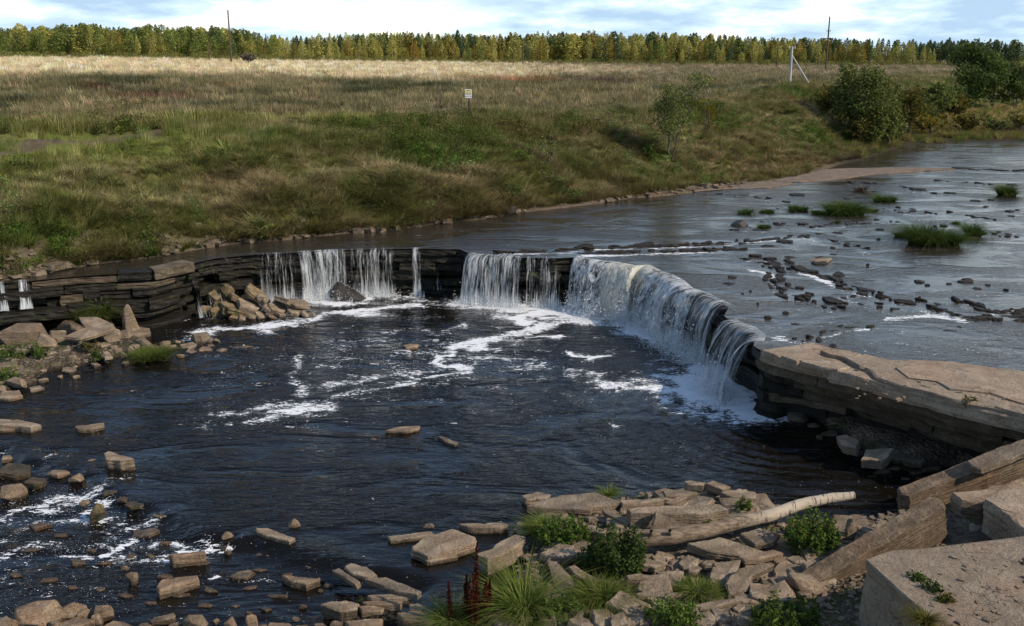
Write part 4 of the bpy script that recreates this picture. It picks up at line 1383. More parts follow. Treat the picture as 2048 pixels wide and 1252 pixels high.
# ---- foreground rubble: the slabs one can tell apart, upper outline in the photograph
SL = [
    ([(1044, 991), (1075, 983), (1102, 989), (1092, 997), (1052, 999)], .20, .2, (0, 0), 'small flat slab at the left tip of the largest flat slab'),
    ([(1054, 1012), (1068, 1003), (1120, 991), (1192, 984), (1242, 1003), (1215, 1010), (1184, 1014), (1180, 1020), (1130, 1017)], .48, .18, (0, 0), 'largest flat slab resting over the water at the rubble edge'),
    ([(822, 1093), (850, 1072), (905, 1055), (950, 1073), (948, 1086), (880, 1107), (855, 1113), (825, 1099)], .22, .32, (0, 0), 'round-cornered flat grey slab lying alone in dark water'),
    ([(850, 1119), (862, 1110), (905, 1103), (915, 1112), (882, 1119), (858, 1123)], .10, .3, (0, 0), 'small slab touching the lower edge of the grey slab'),
    ([(950, 1108), (985, 1098), (990, 1087), (1034, 1067), (1053, 1073), (1052, 1081), (1003, 1108), (975, 1117)], .42, .6, (0, 0), 'thick brick-shaped block standing in dark water beside the grass'),
    ([(774, 1073), (835, 1065), (864, 1062), (868, 1068), (830, 1075), (780, 1080)], .10, .3, (0, 0), 'thin slab pointing left behind the round-cornered slab'),
    ([(917, 1047), (1005, 1045), (1018, 1049), (1000, 1054), (940, 1053)], .18, .35, (0, 0), 'thin straight slab edge by the green weed in the water'),
    ([(1252, 1018), (1330, 1011), (1440, 1009), (1460, 1020), (1400, 1028), (1262, 1026)], .85, .38, (0.0, -0.08), 'long thick slab lying behind the birch log'),
    ([(1300, 1058), (1311, 1022), (1342, 1036), (1385, 1052), (1375, 1064), (1330, 1066)], .75, .15, (-0.2, -0.9), 'triangular slab tipped up behind the birch log'),
    ([(1093, 1118), (1112, 1122), (1140, 1150), (1160, 1190), (1165, 1220), (1150, 1228), (1125, 1205), (1106, 1165)], .42, .2, (-0.35, -0.25), 'tall tapering slab leaning between two clumps of grass'),
    ([(1136, 1132), (1148, 1129), (1196, 1158), (1190, 1172), (1150, 1150)], .55, .30, (-.1, -.4), 'oblong block tipped beside the tall tapering slab'),
    ([(1252, 1150), (1275, 1145), (1299, 1150), (1297, 1158), (1254, 1158)], .62, .34, (0, -.1), 'squarish block right of the dark leafy bush'),
    ([(1311, 1143), (1340, 1140), (1368, 1141), (1358, 1168), (1343, 1177)], .55, .12, (-.1, -.35), 'wedge-shaped slab pointing down by the mossy patch'),
    ([(1270, 1186), (1300, 1182), (1402, 1186), (1352, 1192), (1276, 1192)], .48, .16, (0, -.1), 'thin long slab lying under the wedge-shaped slab'),
    ([(1375, 1087), (1438, 1075), (1482, 1085), (1532, 1104), (1480, 1111), (1420, 1103)], .72, .2, (.05, -.15), 'broad pinkish slab just below the birch log'),
    ([(1478, 1112), (1548, 1099), (1568, 1106), (1524, 1117), (1490, 1120)], .70, .12, (.05, -.1), 'slim slab overlapping the broad pinkish slab'),
    ([(1450, 1168), (1462, 1150), (1482, 1136), (1530, 1124), (1548, 1131), (1505, 1152), (1495, 1180), (1458, 1190)], .66, .15, (.05, -.3), 'crooked plate cracked into an L shape'),
    ([(1424, 1125), (1482, 1119), (1474, 1143), (1450, 1156)], .60, .14, (0, -.35), 'four-cornered plate under the broad pinkish slab'),
    ([(1388, 1211), (1420, 1202), (1480, 1195), (1484, 1200), (1440, 1212), (1400, 1219)], .55, .2, (.0, -.1), 'narrow slab above the small pebbles at the bottom'),
    ([(1480, 1066), (1520, 1054), (1562, 1069), (1545, 1086), (1510, 1089)], .80, .16, (.05, -.25), 'rough squarish plate right of the log'),
    ([(1160, 1047), (1185, 1050), (1212, 1060), (1208, 1068), (1165, 1056)], .62, .38, (0, -.1), 'thick slab at the buried end of the birch log'),
    ([(1203, 1017), (1222, 1019), (1264, 1044), (1254, 1050), (1210, 1026)], .55, .16, (-.2, -.2), 'slender slab slanting down behind the leafy bush'),
    ([(1367, 962), (1380, 960), (1412, 965), (1408, 971), (1376, 968)], .70, .18, (0, -.1), 'leftmost of three slabs at the far tip of the rubble'),
    ([(1411, 966), (1426, 960), (1462, 973), (1446, 980)], .72, .2, (0, -.2), 'tilted slab in the middle of the far tip of rubble'),
    ([(1440, 984), (1478, 976), (1512, 984), (1512, 996), (1470, 997)], .60, .45, (0, -.2), 'thick dark slab at the right of the far tip'),
    ([(1325, 981), (1360, 977), (1396, 985), (1372, 992), (1330, 992)], .55, .3, (0, -.15), 'mid-sized slab left of the far tip slabs'),
    ([(1240, 1000), (1285, 998), (1330, 994), (1328, 1000), (1280, 1007), (1245, 1009)], .48, .16, (0, 0), 'narrow slab abutting the right end of the largest slab'),
    ([(1330, 1004), (1368, 988), (1374, 994), (1345, 1008)], .72, .2, (.1, -.25), 'small oblong slab propped above the long thick slab'),
    ([(1290, 984), (1322, 982), (1322, 989), (1296, 991)], .45, .3, (0, 0), 'small block at the water behind the rubble'),
    ([(974, 1222), (1000, 1217), (1078, 1234), (1078, 1262), (1000, 1262)], .40, .35, (0, -.1), 'pale slab cut by the bottom edge under the grass clump'),
    ([(1372, 1170), (1394, 1155), (1404, 1177), (1385, 1180)], .50, .1, (0, -.2), 'lone small triangular plate on the moss'),
    ([(688, 1133), (700, 1125), (735, 1133), (754, 1149), (736, 1155), (705, 1148)], .22, .14, (-.1, -.15), 'topmost rounded slab of the small heap in midstream'),
    ([(728, 1157), (770, 1154), (810, 1168), (842, 1183), (835, 1189), (790, 1182), (762, 1170)], .26, .12, (-.1, -.1), 'long pointed slab across the small midstream heap'),
    ([(664, 1141), (678, 1136), (720, 1163), (712, 1170)], .16, .14, (-.2, -.1), 'narrow slab slanting under the topmost rounded one'),
    ([(735, 1190), (780, 1188), (826, 1190), (824, 1196), (742, 1196)], .14, .14, (0, 0), 'straight thin slab below the long pointed slab'),
    ([(640, 1208), (660, 1201), (692, 1199), (718, 1207), (715, 1217), (682, 1221)], .10, .28, (0, 0), 'five-cornered pale slab at the left of the midstream heap'),
    ([(724, 1203), (765, 1199), (806, 1200), (800, 1209), (732, 1208)], .08, .16, (0, 0), 'flat slab second from the bottom of the midstream heap'),
    ([(716, 1212), (745, 1210), (768, 1216), (764, 1223), (724, 1222)], .06, .2, (0, 0), 'short slab under the flat one in the heap'),
    ([(794, 1226), (838, 1219), (868, 1231), (866, 1241), (806, 1238)], .18, .3, (0, 0), 'thick pale slab by the green grass at the bottom'),
    ([(690, 1242), (730, 1237), (766, 1236), (762, 1248), (700, 1252)], .05, .3, (0, 0), 'low slab at the bottom edge of the midstream heap'),
    ([(818, 1208), (838, 1205), (850, 1213), (842, 1221), (820, 1219)], .20, .2, (0, -.1), 'little rounded slab above the thick pale slab'),
    ([(647, 1105), (672, 1101), (718, 1106), (700, 1111), (662, 1111)], -.02, .3, (0, 0), 'small pale slab awash above the midstream heap'),
    ([(312, 1172), (322, 1160), (345, 1155), (395, 1150), (398, 1157), (350, 1172), (318, 1181)], .02, .4, (0, 0), 'arrowhead-shaped pinkish slab in the lower left rapids'),
    ([(562, 1149), (590, 1152), (640, 1158), (612, 1168), (582, 1162)], -.02, .4, (0, 0), 'dark wet slab awash with pale front edge in midstream'),
    ([(511, 1056), (535, 1056), (590, 1076), (578, 1082), (545, 1074), (514, 1064)], .10, .45, (0, 0), 'long mossy-sided block beside the brown pointed boulder'),
    ([(338, 1108), (372, 1104), (410, 1101), (412, 1107), (345, 1113)], .08, .45, (0, 0), 'loaf-shaped block in the middle of the rapids'),
    ([(208, 907), (216, 902), (240, 908), (268, 917), (240, 921), (212, 919)], .30, .45, (-.05, 0), 'striped wedge-shaped block at the head of the rapids'),
    ([(150, 852), (208, 845), (209, 850), (178, 857), (155, 857)], .14, .35, (0, 0), 'flat oblong slab upstream of the rapids near the left edge'),
    ([(-30, 838), (30, 837), (82, 849), (60, 855), (-30, 846)], .18, .4, (0, 0), 'long slab lying in the water at the left edge'),
    ([(-30, 850), (28, 850), (30, 858), (-30, 862)], .10, .4, (0, 0), 'shorter slab in front of the long slab at the left edge'),
    ([(770, 860), (800, 853), (840, 851), (838, 857), (812, 862)], .10, .3, (0, 0), 'flat pointed slab awash in the middle of the pool'),
    ([(876, 872), (884, 872), (916, 884), (910, 889), (892, 884)], .08, .3, (0, 0), 'narrow slanting slab awash in the middle of the pool'),
    ([(806, 690), (820, 687), (838, 688), (834, 694), (812, 695)], .12, .35, (0, 0), 'squarish brown block in the foam-streaked upper pool'),
    # gravel bar at the left
    ([(157, 634), (195, 633), (226, 645), (230, 655), (190, 668), (160, 676), (130, 672), (170, 655)], .75, .18, (-.05, -.15), 'large flat slab resting on stones below the left ledge'),
    ([(28, 696), (70, 686), (78, 692), (70, 698), (30, 699)], .45, .15, (0, 0), 'pale flat slab on the gravel bar behind the green weeds'),
    ([(192, 705), (215, 702), (226, 713), (210, 716)], .28, .1, (0, 0), 'flat pale slab at the water side of the gravel bar'),
    # below the right cliff
    ([(1723, 918), (1732, 897), (1788, 896), (1776, 915), (1765, 921)], .55, .3, (-.15, -.2), 'largest fallen slab under the dark right cliff'),
    ([(1672, 872), (1690, 867), (1718, 880), (1712, 896), (1682, 890)], .55, .3, (-.3, -.2), 'squarish fallen slab left of the largest one under the cliff'),
]
for pix, z, th, tl, lb in SL:
    py = np.mean([p[1] for p in pix])
    keep(place_slab('limestone_slab', pix, z, th, 'stone_low' if z < 0.1 and py > 1000 else 'stone', tl), '', lb, 'slab')

keep(stone(585, 1055, 44, 40, -.2, 'boulder', 'stone_low', 0.3, peak=(0.05,)), '', 'brown pointed boulder standing in midstream', 'boulder')
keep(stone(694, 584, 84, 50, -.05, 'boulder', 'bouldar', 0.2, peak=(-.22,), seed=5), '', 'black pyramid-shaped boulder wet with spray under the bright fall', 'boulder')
keep(stone(258, 643, 34, 58, .15, 'boulder', 'stone', 0.7, seed=31, peak=(-.05,)), '', 'upright pointed stone standing on the gravel bar', 'boulder')
keep(stone(42, 672, 80, 50, .1, 'boulder', 'stone', 0.1, seed=14), '', 'big rounded boulder at the left end of the gravel bar', 'boulder')
keep(stone(98, 685, 50, 34, .2, 'boulder', 'stone', 0.1, seed=15, peak=(-.3,)), '', 'wedge boulder leaning beside the big rounded boulder', 'boulder')
keep(stone(222, 672, 30, 32, .2, 'boulder', 'stone', 0.5, seed=16), '', 'cubic boulder propping the large flat slab on the bar', 'boulder')
keep(stone(249, 664, 25, 26, .25, 'boulder', 'stone', 0.2, seed=17), '', 'cubic boulder between the flat slab and the upright stone', 'boulder')
keep(stone(1480, 447, 34, 17, WZ - .05, 'boulder', 'bouldar', 0.0, seed=18), '', 'smooth black rounded boulder in the upper river', 'boulder')
keep(stone(1022, 420, 24, 20, WZ + .1, 'boulder', 'bouldar', 0.3, seed=19), '', 'grey boulder at the waterline of the far bank', 'boulder')
keep(stone(1640, 520, 48, 13, WZ - .05, 'flat', 'stone', 0.1, seed=20), '', 'lone brown flat stone amid the upper river', 'slab')
keep(stone(1735, 530, 8, 8, WZ - .02, 'boulder', 'wetrock', 0, seed=22), '', 'tiny round stone right of the lone brown flat stone', 'stone')
keep(stone(1457, 567, 24, 9, WZ - .04, 'flat', 'wetrock', 0, seed=23), '', 'small dark rock awash close above the falls', 'stone')

G = 'rubble'
for a in [(455, 1078, 26, 28), (446, 1095, 14, 10), (262, 1158, 24, 26), (485, 1150, 46, 20), (155, 1124, 36, 13), (528, 1110, 40, 9), (555, 1191, 46, 9), (605, 1214, 16, 11), (75, 1052, 46, 15), (290, 1066, 48, 18), (440, 1018, 34, 16), (455, 1105, 14, 12), (330, 1152, 30, 12), (248, 1136, 18, 10), (260, 1112, 16, 10), (532, 1218, 22, 11), (498, 1228, 13, 12), (200, 1178, 18, 9), (340, 1116, 20, 8), (410, 1126, 18, 8), (640, 1160, 16, 12), (655, 1172, 18, 10), (640, 1182, 12, 9), (300, 1111, 24, 9), (145, 1175, 20, 8), (470, 1212, 18, 8), (575, 1150, 18, 10), (660, 1232, 26, 14), (600, 1168, 14, 8), (120, 1070, 26, 8), (210, 1125, 30, 9), (60, 1100, 28, 8), (30, 1150, 24, 8), (95, 1160, 30, 9), (180, 1100, 22, 7), (360, 1190, 34, 9), (300, 1205, 26, 8), (420, 1180, 30, 9), (520, 1140, 28, 8), (610, 1090, 24, 8), (570, 1110, 30, 9), (700, 1085, 24, 7), (730, 1120, 26, 8), (500, 1175, 26, 8), (410, 1210, 30, 10), (250, 1190, 34, 10), (330, 1085, 22, 7), (620, 1135, 26, 8), (760, 1135, 22, 7)]:
    keep(stone(*a, -.2, mat='stone_low'), 'rapids')
for a in [(85, 912, 66, 13), (187, 924, 22, 14), (35, 876, 16, 9), (25, 985, 46, 34), (150, 957, 26, 20), (115, 945, 42, 15), (70, 962, 36, 18), (22, 940, 64, 22), (195, 1022, 30, 42), (265, 1012, 36, 22), (345, 1030, 62, 12), (48, 858, 16, 8), (320, 1030, 30, 14), (220, 985, 26, 16), (245, 1000, 22, 14), (168, 1005, 18, 12), (120, 925, 18, 8), (12, 915, 22, 10), (535, 1007, 18, 6)]:
    keep(stone(*a, -.12, mat='mossrock' if a[0] in (195, 265, 220, 245, 22, 70, 345) else 'stone_low'), 'step')
for a in [(72, 1232, 84, 56), (140, 1220, 58, 40), (168, 1230, 24, 24), (206, 1228, 34, 34), (140, 1252, 74, 34), (12, 1250, 46, 34), (238, 1252, 64, 18), (322, 1237, 46, 14), (390, 1246, 46, 36), (465, 1250, 30, 28), (502, 1246, 26, 34), (556, 1254, 54, 22), (430, 1243, 16, 12), (192, 1240, 24, 24), (110, 1252, 30, 20), (350, 1250, 26, 14), (285, 1254, 34, 14), (600, 1256, 40, 16), (640, 1252, 34, 16), (672, 1246, 26, 14), (590, 1238, 18, 10), (525, 1256, 26, 14)]:
    keep(stone(*a, -.15, mat='stone_low'), 'nearbank')
for a in [(748, 880, 14, 10), (937, 878, 22, 9), (1090, 958, 24, 9), (950, 984, 28, 9), (757, 688, 22, 8), (910, 852, 9, 6), (855, 1054, 26, 16), (880, 1136, 26, 12), (912, 1142, 26, 9), (880, 1127, 10, 8), (915, 1018, 12, 6), (1205, 978, 18, 9), (1244, 982, 26, 8)]:
    keep(stone(*a, -.06), 'pool')
for a in [(115, 672, 30, 22), (140, 655, 52, 30), (275, 665, 42, 20), (285, 684, 30, 18), (165, 692, 22, 18), (20, 718, 24, 12), (10, 731, 44, 20), (105, 729, 24, 10), (135, 739, 28, 8), (30, 766, 38, 20), (70, 776, 30, 10), (15, 791, 46, 16), (3, 779, 16, 14), (248, 711, 12, 12), (262, 702, 11, 17), (145, 714, 14, 10), (200, 690, 30, 12), (225, 695, 18, 10), (100, 705, 22, 9), (130, 700, 16, 8), (172, 722, 16, 9), (150, 733, 10, 6), (85, 740, 12, 6), (120, 752, 10, 5), (85, 758, 18, 7), (235, 700, 16, 9), (268, 690, 22, 9), (280, 700, 18, 8), (150, 752, 16, 6), (250, 724, 14, 6), (190, 728, 20, 7), (212, 722, 10, 6)]:
    keep(stone(*a, max(.06, float(bed_z(*at(a[0], a[1], .2)[:2])) - .02)), 'bar')
for a in [(400, 676, 38, 24), (375, 692, 32, 14), (432, 681, 16, 9), (485, 694, 42, 6), (360, 712, 16, 9), (380, 702, 20, 10), (418, 682, 12, 9), (345, 695, 16, 12), (410, 698, 26, 10), (440, 700, 22, 8), (355, 684, 12, 10), (330, 690, 20, 16), (420, 690, 16, 8)]:
    keep(stone(*a, .0), 'spit')
PILE = [(452, 582, 26, 26), (476, 592, 32, 28), (497, 603, 48, 38), (517, 594, 22, 18), (556, 612, 38, 26), (574, 602, 48, 24), (592, 607, 46, 24), (540, 616, 36, 18), (525, 630, 34, 12), (455, 622, 42, 26), (470, 634, 24, 12), (485, 635, 20, 10), (502, 632, 22, 12), (590, 622, 30, 14), (612, 628, 22, 10), (627, 629, 14, 7), (475, 612, 64, 34), (440, 605, 40, 30), (430, 622, 30, 22), (560, 625, 22, 10), (545, 632, 24, 8), (530, 600, 20, 14), (430, 590, 30, 22), (510, 585, 50, 22), (410, 618, 24, 18)]
rr_h = np.random.default_rng(41)
for i, a in enumerate(PILE):
    hz = 0.05 + max(0.0, (634 - a[1] - a[3] * .4) * 0.016)
    keep(stone(*a, hz, 'flat' if i % 3 else 'boulder', 'mossrock' if a[0] < 480 or a[1] < 592 else 'stone', rot=rr_h.uniform(-.1, 1.0), tilt=(rr_h.uniform(.1, .65), rr_h.uniform(.05, .5))), 'heap')
for a in [(1720, 908, 22, 14), (1760, 942, 42, 12), (1640, 876, 14, 14), (1565, 815, 58, 22), (1600, 836, 44, 26), (1792, 936, 36, 12), (1832, 944, 40, 14), (1700, 905, 26, 12), (1860, 940, 40, 22), (1800, 915, 36, 20), (1745, 955, 26, 8), (1830, 920, 40, 18), (1880, 925, 40, 20), (1660, 868, 30, 16), (1850, 962, 34, 12), (1815, 958, 24, 9), (1900, 950, 40, 20), (1540, 800, 28, 12), (1770, 890, 30, 14), (1630, 852, 26, 14)]:
    keep(stone(*a, max(-.05, float(bed_z(*at(a[0], a[1], .2)[:2])) - .05), mat='ledge_dry'), 'cliff')
# smaller broken plates filling the near rubble
rr = np.random.default_rng(99)
near = [(1130, 1030), (1180, 1035), (1232, 1040), (1230, 1060), (1262, 1100), (1275, 1115), (1290, 1125), (1320, 1120), (1335, 1112), (1350, 1128), (1380, 1125), (1365, 1117), (1400, 1118), (1405, 1130), (1300, 1170), (1325, 1190), (1180, 1185), (1200, 1205), (1225, 1195), (1240, 1215), (1260, 1205), (1165, 1215), (1190, 1222), (1210, 1235), (1240, 1240), (1260, 1232), (1285, 1238), (1140, 1240), (1165, 1245), (1310, 1246), (1385, 1240), (1400, 1232), (1425, 1240), (1445, 1230), (1470, 1240), (1490, 1225), (1520, 1215), (1505, 1240), (1535, 1240), (1460, 1250), (1500, 1205), (1540, 1200), (1530, 1180), (1555, 1170), (1510, 1190), (1560, 1190), (1560, 1150), (1585, 1140), (1600, 1150), (1570, 1125), (1600, 1120), (1620, 1130), (1650, 1110), (1690, 1060), (1720, 1065), (1745, 1065), (1700, 1080), (1670, 1075), (1740, 1045), (1770, 1055), (1590, 1090), (1560, 1095), (1400, 980), (1350, 990), (1460, 1005), (1490, 1000), (1520, 1010), (1545, 1015), (1500, 1020), (1540, 1030), (1570, 1045), (1420, 1000), (1400, 1012), (1225, 1030), (1290, 1045), (1275, 1030), (1240, 1050), (1470, 1040), (1490, 1032), (1100, 1090), (1120, 1102), (1140, 1080), (1155, 1100), (1085, 1060), (1060, 1050), (1080, 1040), (1110, 1035), (1330, 1160), (1420, 1180), (1430, 1195), (1440, 1150), (1520, 1140), (1545, 1110), (1100, 1190), (1090, 1235), (1120, 1225), (1330, 1230), (1640, 1165), (1655, 1095), (1590, 1175), (1545, 1250), (1480, 1160)]
def rub(x, y):
    return 'rubble_left' if x < 1262 else 'rubble_back' if y < 1052 else 'rubble_mid' if x < 1500 else 'rubble_right'


near += [(x + rr.uniform(-26, 26), y + rr.uniform(-12, 12)) for x, y in near if x > 1240] + [(x + rr.uniform(-26, 26), y + rr.uniform(-14, 14)) for x, y in near if (y < 1060 or x > 1400) and rr.random() < .95] + [(x + rr.uniform(-30, 30), y + rr.uniform(-14, 14)) for x, y in near if x > 1240]
for (x, y) in near:
    w = rr.uniform(20, 48) * (1.5 if rr.random() < .2 else 1) * (1 + (y - 1000) / 800)
    h = w * rr.uniform(0.30, 0.62)
    p = at(x, y, .4)
    zb = float(bed_z(p[0], p[1]))
    keep(stone(x, y, w, h, max(zb + rr.uniform(-.03, .12), 0.02), 'boulder' if rr.random() < 0.12 else 'flat', rot=rr.uniform(-1.2, 1.2), tilt=(rr.uniform(-.28, .28), rr.uniform(-.1, .32)), seed=int(rr.integers(1, 9000))), rub(x, y))
for x, y, w, h, rz in [(1655, 1080, 26, 70, .2), (1700, 1070, 24, 60, .4), (1720, 1050, 50, 40, .1), (1740, 1075, 60, 34, .5)]:
    p = at(x, y, .5)
    keep(stone(x, y, w, h, float(bed_z(p[0], p[1])) - .1, 'boulder', rot=rz), 'rubble_right')

REG = {   # region: (kind words, place words, group)
    'rapids': ('lying in the shallow lower left rapids', 'stones scattered in the lower rapids'),
    'step': ('on the rocky step at the head of the rapids', 'stones of the step above the rapids'),
    'nearbank': ('in the row along the bottom left edge', 'stones along the near bank'),
    'pool': ('barely breaking the surface of the pool', 'stones awash in the pool'),
    'bar': ('on the gravel bar below the left ledge', 'stones on the gravel bar'),
    'spit': ('on the spit at the end of the gravel bar', 'stones on the spit'),
    'heap': ('in the tilted heap against the black ledge', 'slabs of the heap against the ledge'),
    'cliff': ('in the shadow below the right cliff', 'stones fallen below the cliff'),
    'rubble_back': ('in the rubble behind the birch log', 'small plates behind the log'),
    'rubble_left': ('in the rubble around the leafy bush', 'small plates round the bush'),
    'rubble_mid': ('in the broken rubble below the birch log', 'small plates below the log'),
    'rubble_right': ('in the rubble beside the thick leaning slab', 'small plates by the leaning slab'),
}
bpy.context.view_layer.update()
for reg, (where, grp) in REG.items():
    L = sorted([s for s in STONES if s[0] == reg], key=lambda s: float(proj(np.array(s[2].matrix_world.translation))[0]))
    for n, (_, x, o) in enumerate(L):
        d = o.dimensions
        word = 'slab' if o.name.startswith('limestone_slab') else 'boulder'
        o.name = {'rapids': 'river_stone', 'step': 'river_stone', 'nearbank': 'river_stone', 'pool': 'river_stone', 'bar': 'bar_stone', 'spit': 'bar_stone', 'heap': 'fallen_slab', 'cliff': 'fallen_stone'}.get(reg, 'rubble_plate')
        tag(o, f'limestone piece {where}, {ordinal(n + 1)} from the left', word, grp)

# ---- rock steps in the upper river: one thing each, with its stones as parts
WHERE = {'a': 'upper broken rock line close behind the bend of the falls', 'b': 'lower broken rock line close behind the bend of the falls', 'c': 'longest dark rock step crossing the upper river to the right edge',
         'd': 'short curved rock line joining the longest step near the right edge', 'e': 'hooked rock line left of the longest step', 'f': 'small curved rock step just above the dry plate', 'g': 'broken rocks on the downstream side of the longest step',
         'h': 'faint rock line right of the black rounded boulder', 'i': 'scattered dark rocks in a row right of the black rounded boulder', 'j': 'dark rock line running from the sedge to the right edge', 'k': 'dark rocks beside the small left sedge tuft near the beach',
         'l': 'dark rocks beyond the sedge islands near the rock tongue', 'm': 'thin rock line left of the round sedge tuft', 'n': 'dark rocks right of the largest sedge island', 'o': 'thin ledge line behind the broad flared curtain', 'p': 'dark line of rocks continuing the tan rock tongue'}
for key, (pts, hw) in RIDGES.items():
    W = np.array([at(*p, WZ) for p in pts])
    root = tag(empty('rock_step', tuple(W[len(W) // 2])), WHERE[key], 'rock step', 'rock steps in the upper river')
    seg = np.hypot(*np.diff(W[:, :2], axis=0).T)
    cum = np.r_[0, np.cumsum(seg)]
    r = np.random.default_rng(ord(key))
    a = 0.0
    solid = key in 'abcdeop'
    while a < cum[-1]:
        q = np.array([np.interp(a, cum, W[:, i]) for i in range(3)])
        q2 = np.array([np.interp(min(a + .3, cum[-1]), cum, W[:, i]) for i in range(3)])
        ang = math.atan2(q2[1] - q[1], q2[0] - q[0]) + r.normal(0, .25)
        L = r.uniform(0.18, 0.75) * (1 if q[1] < 60 else 1.6) * (1.9 if solid and r.random() < .4 else 1)
        L *= .8
        D = L * r.uniform(.3, .7)
        k = 7
        an = np.linspace(0, 2 * math.pi, k, endpoint=False) + r.uniform(-.3, .3, k)
        ol = np.c_[np.cos(an) * L / 2, np.sin(an) * D / 2] * r.uniform(.75, 1.1, (k, 1))
        o = link('stone', slab_mesh(ol, 0.2, int(r.integers(1, 9000)), 3.2, 20), M['wetrock'], root)
        side = r.normal(0, hw * (0.75 if solid else 1.3))
        o.location = (q[0] - math.sin(ang) * side - root.location[0], q[1] + math.cos(ang) * side - root.location[1], r.uniform(-.01, 0.085 if solid else .06))
        o.rotation_euler = (r.normal(0, .10), r.normal(0, .10), ang)
        a += L * (r.uniform(.22, .55) if solid else r.uniform(.35, 1.3))
# low stones awash over the upper river, between the steps
spots = []
while len(spots) < 70:
    x, y = rr.uniform(1440, 2042), rr.uniform(375, 690)
    if 580 < y and x > 1800 or (y > 640 and x > 1680) or (y < 480 and x < 1500) or 450 < y < 520 and x > 1900:
        if rr.random() < .85: continue
    if x < 1460 + (y - 560) * .8 and y > 555: continue
    if y > 500 and y < 560 and x > 1700 and rr.random() < .7: continue
    spots.append((x, y))
spots.sort()
ref = [(1560, 'left of lone brown stone'), (1700, 'between lone brown stone and sedge'), (1850, 'below the largest sedge island'), (2100, 'near the right edge')]
cnt = {}
for x, y in spots:
    o = stone(x, y, rr.uniform(5, 18) * (2.2 if rr.random() < .2 else 1), rr.uniform(4, 9), WZ - .06, 'flat', 'wetrock', rot=rr.uniform(-.3, .3), tilt=(0, 0), seed=int(rr.integers(1, 9000)), name='awash_rock')
    o.location.z = WZ + rr.uniform(0.01, 0.07)
    wh = next(w for lim, w in ref if x <= lim)
    cnt[wh] = cnt.get(wh, 0) + 1
    tag(o, f'dark rock awash {wh}, {ordinal(cnt[wh])} from left', 'rock', 'rocks awash in the upper river')
# rubble crumbling from the far bank
N = 2600
uu, vv = rr.uniform(-120, 1500, N), 1.02 + rr.beta(1.0, 2.6, N) * 1.8
pp = ter(uu, vv)
bn = fbm(pp[:, 0] * 0.45, pp[:, 1] * 0.45, pp[:, 2] * 0.5, 44, 4)
pp = pp[(bareness(uu, vv, bn) > 0.45) & (fbm(pp[:, 0] * .8, pp[:, 1] * .8, 0, 141, 3) + rr.normal(0, .35, N) > .05)]
bits_v, bits_f = [], []
for i, p in enumerate(pp):
    s = min(.5, .06 + rr.exponential(.09))
    b = len(bits_v) * 8
    c8 = np.array([(x, y, z) for z in (-.4, .4) for x, y in ((-1, -.6), (1, -.7), (.9, .6), (-.8, .7))]) * s * rr.uniform(.6, 1.2, (8, 3)) * (1, .8, rr.uniform(.4, .9))
    an = rr.uniform(0, 6.28)
    c8 = c8 @ np.array(((math.cos(an), math.sin(an), 0), (-math.sin(an), math.cos(an), 0), (0, 0, 1)))
    bits_v.append(c8 + p + (0, 0, .05))
    bits_f += [tuple(b + k for k in q) for q in ((3, 2, 1, 0), (4, 5, 6, 7), (0, 1, 5, 4), (1, 2, 6, 5), (2, 3, 7, 6), (3, 0, 4, 7))]
tag(link('rock_debris', mesh('rock_debris', np.concatenate(bits_v), bits_f), M['stone']), 'small stones crumbling from the bare foot of the far bank', 'rubble', kind='stuff')
# pebbles of bar and rubble
N = 5200
x = np.r_[rr.uniform(-40, 420, N // 3), rr.uniform(1020, 1800, N - N // 3)]
y = np.r_[rr.uniform(665, 800, N // 3), rr.uniform(985, 1290, N - N // 3)]
x, y = np.r_[x, rr.uniform(1860, 2100, 60), rr.uniform(1700, 2048, 60)], np.r_[y, rr.uniform(1110, 1260, 60), rr.uniform(735, 800, 60)]
bits_v, bits_f = [], []
for a, b_ in zip(x, y):
    p = at(a, b_, .2)
    p[2] = bed_z(p[0], p[1])
    if a > 1850 and b_ > 1100: p = at(a, b_, 2.06)
    if a > 1690 and b_ < 810: p = at(a, b_, WZ + .165)
    if p[2] < .0: continue
    b = len(bits_v) * 8
    s = rr.uniform(.02, .07) * (2.0 if rr.random() < .15 else 1)
    c8 = np.array([(u, v, z) for z in (-.4, .4) for u, v in ((-1, -.6), (1, -.7), (.9, .6), (-.8, .7))]) * s * rr.uniform(.6, 1.2, (8, 3)) * (1, .8, rr.uniform(.4, .9))
    an = rr.uniform(0, 6.28)
    c8 = c8 @ np.array(((math.cos(an), math.sin(an), 0), (-math.sin(an), math.cos(an), 0), (0, 0, 1)))
    bits_v.append(c8 + p)
    bits_f += [tuple(b + k for k in q) for q in ((3, 2, 1, 0), (4, 5, 6, 7), (0, 1, 5, 4), (1, 2, 6, 5), (2, 3, 7, 6), (3, 0, 4, 7))]
tag(link('gravel', mesh('gravel', np.concatenate(bits_v), bits_f), M['stone']), 'loose pebbles and chips between the slabs', 'gravel', kind='stuff')

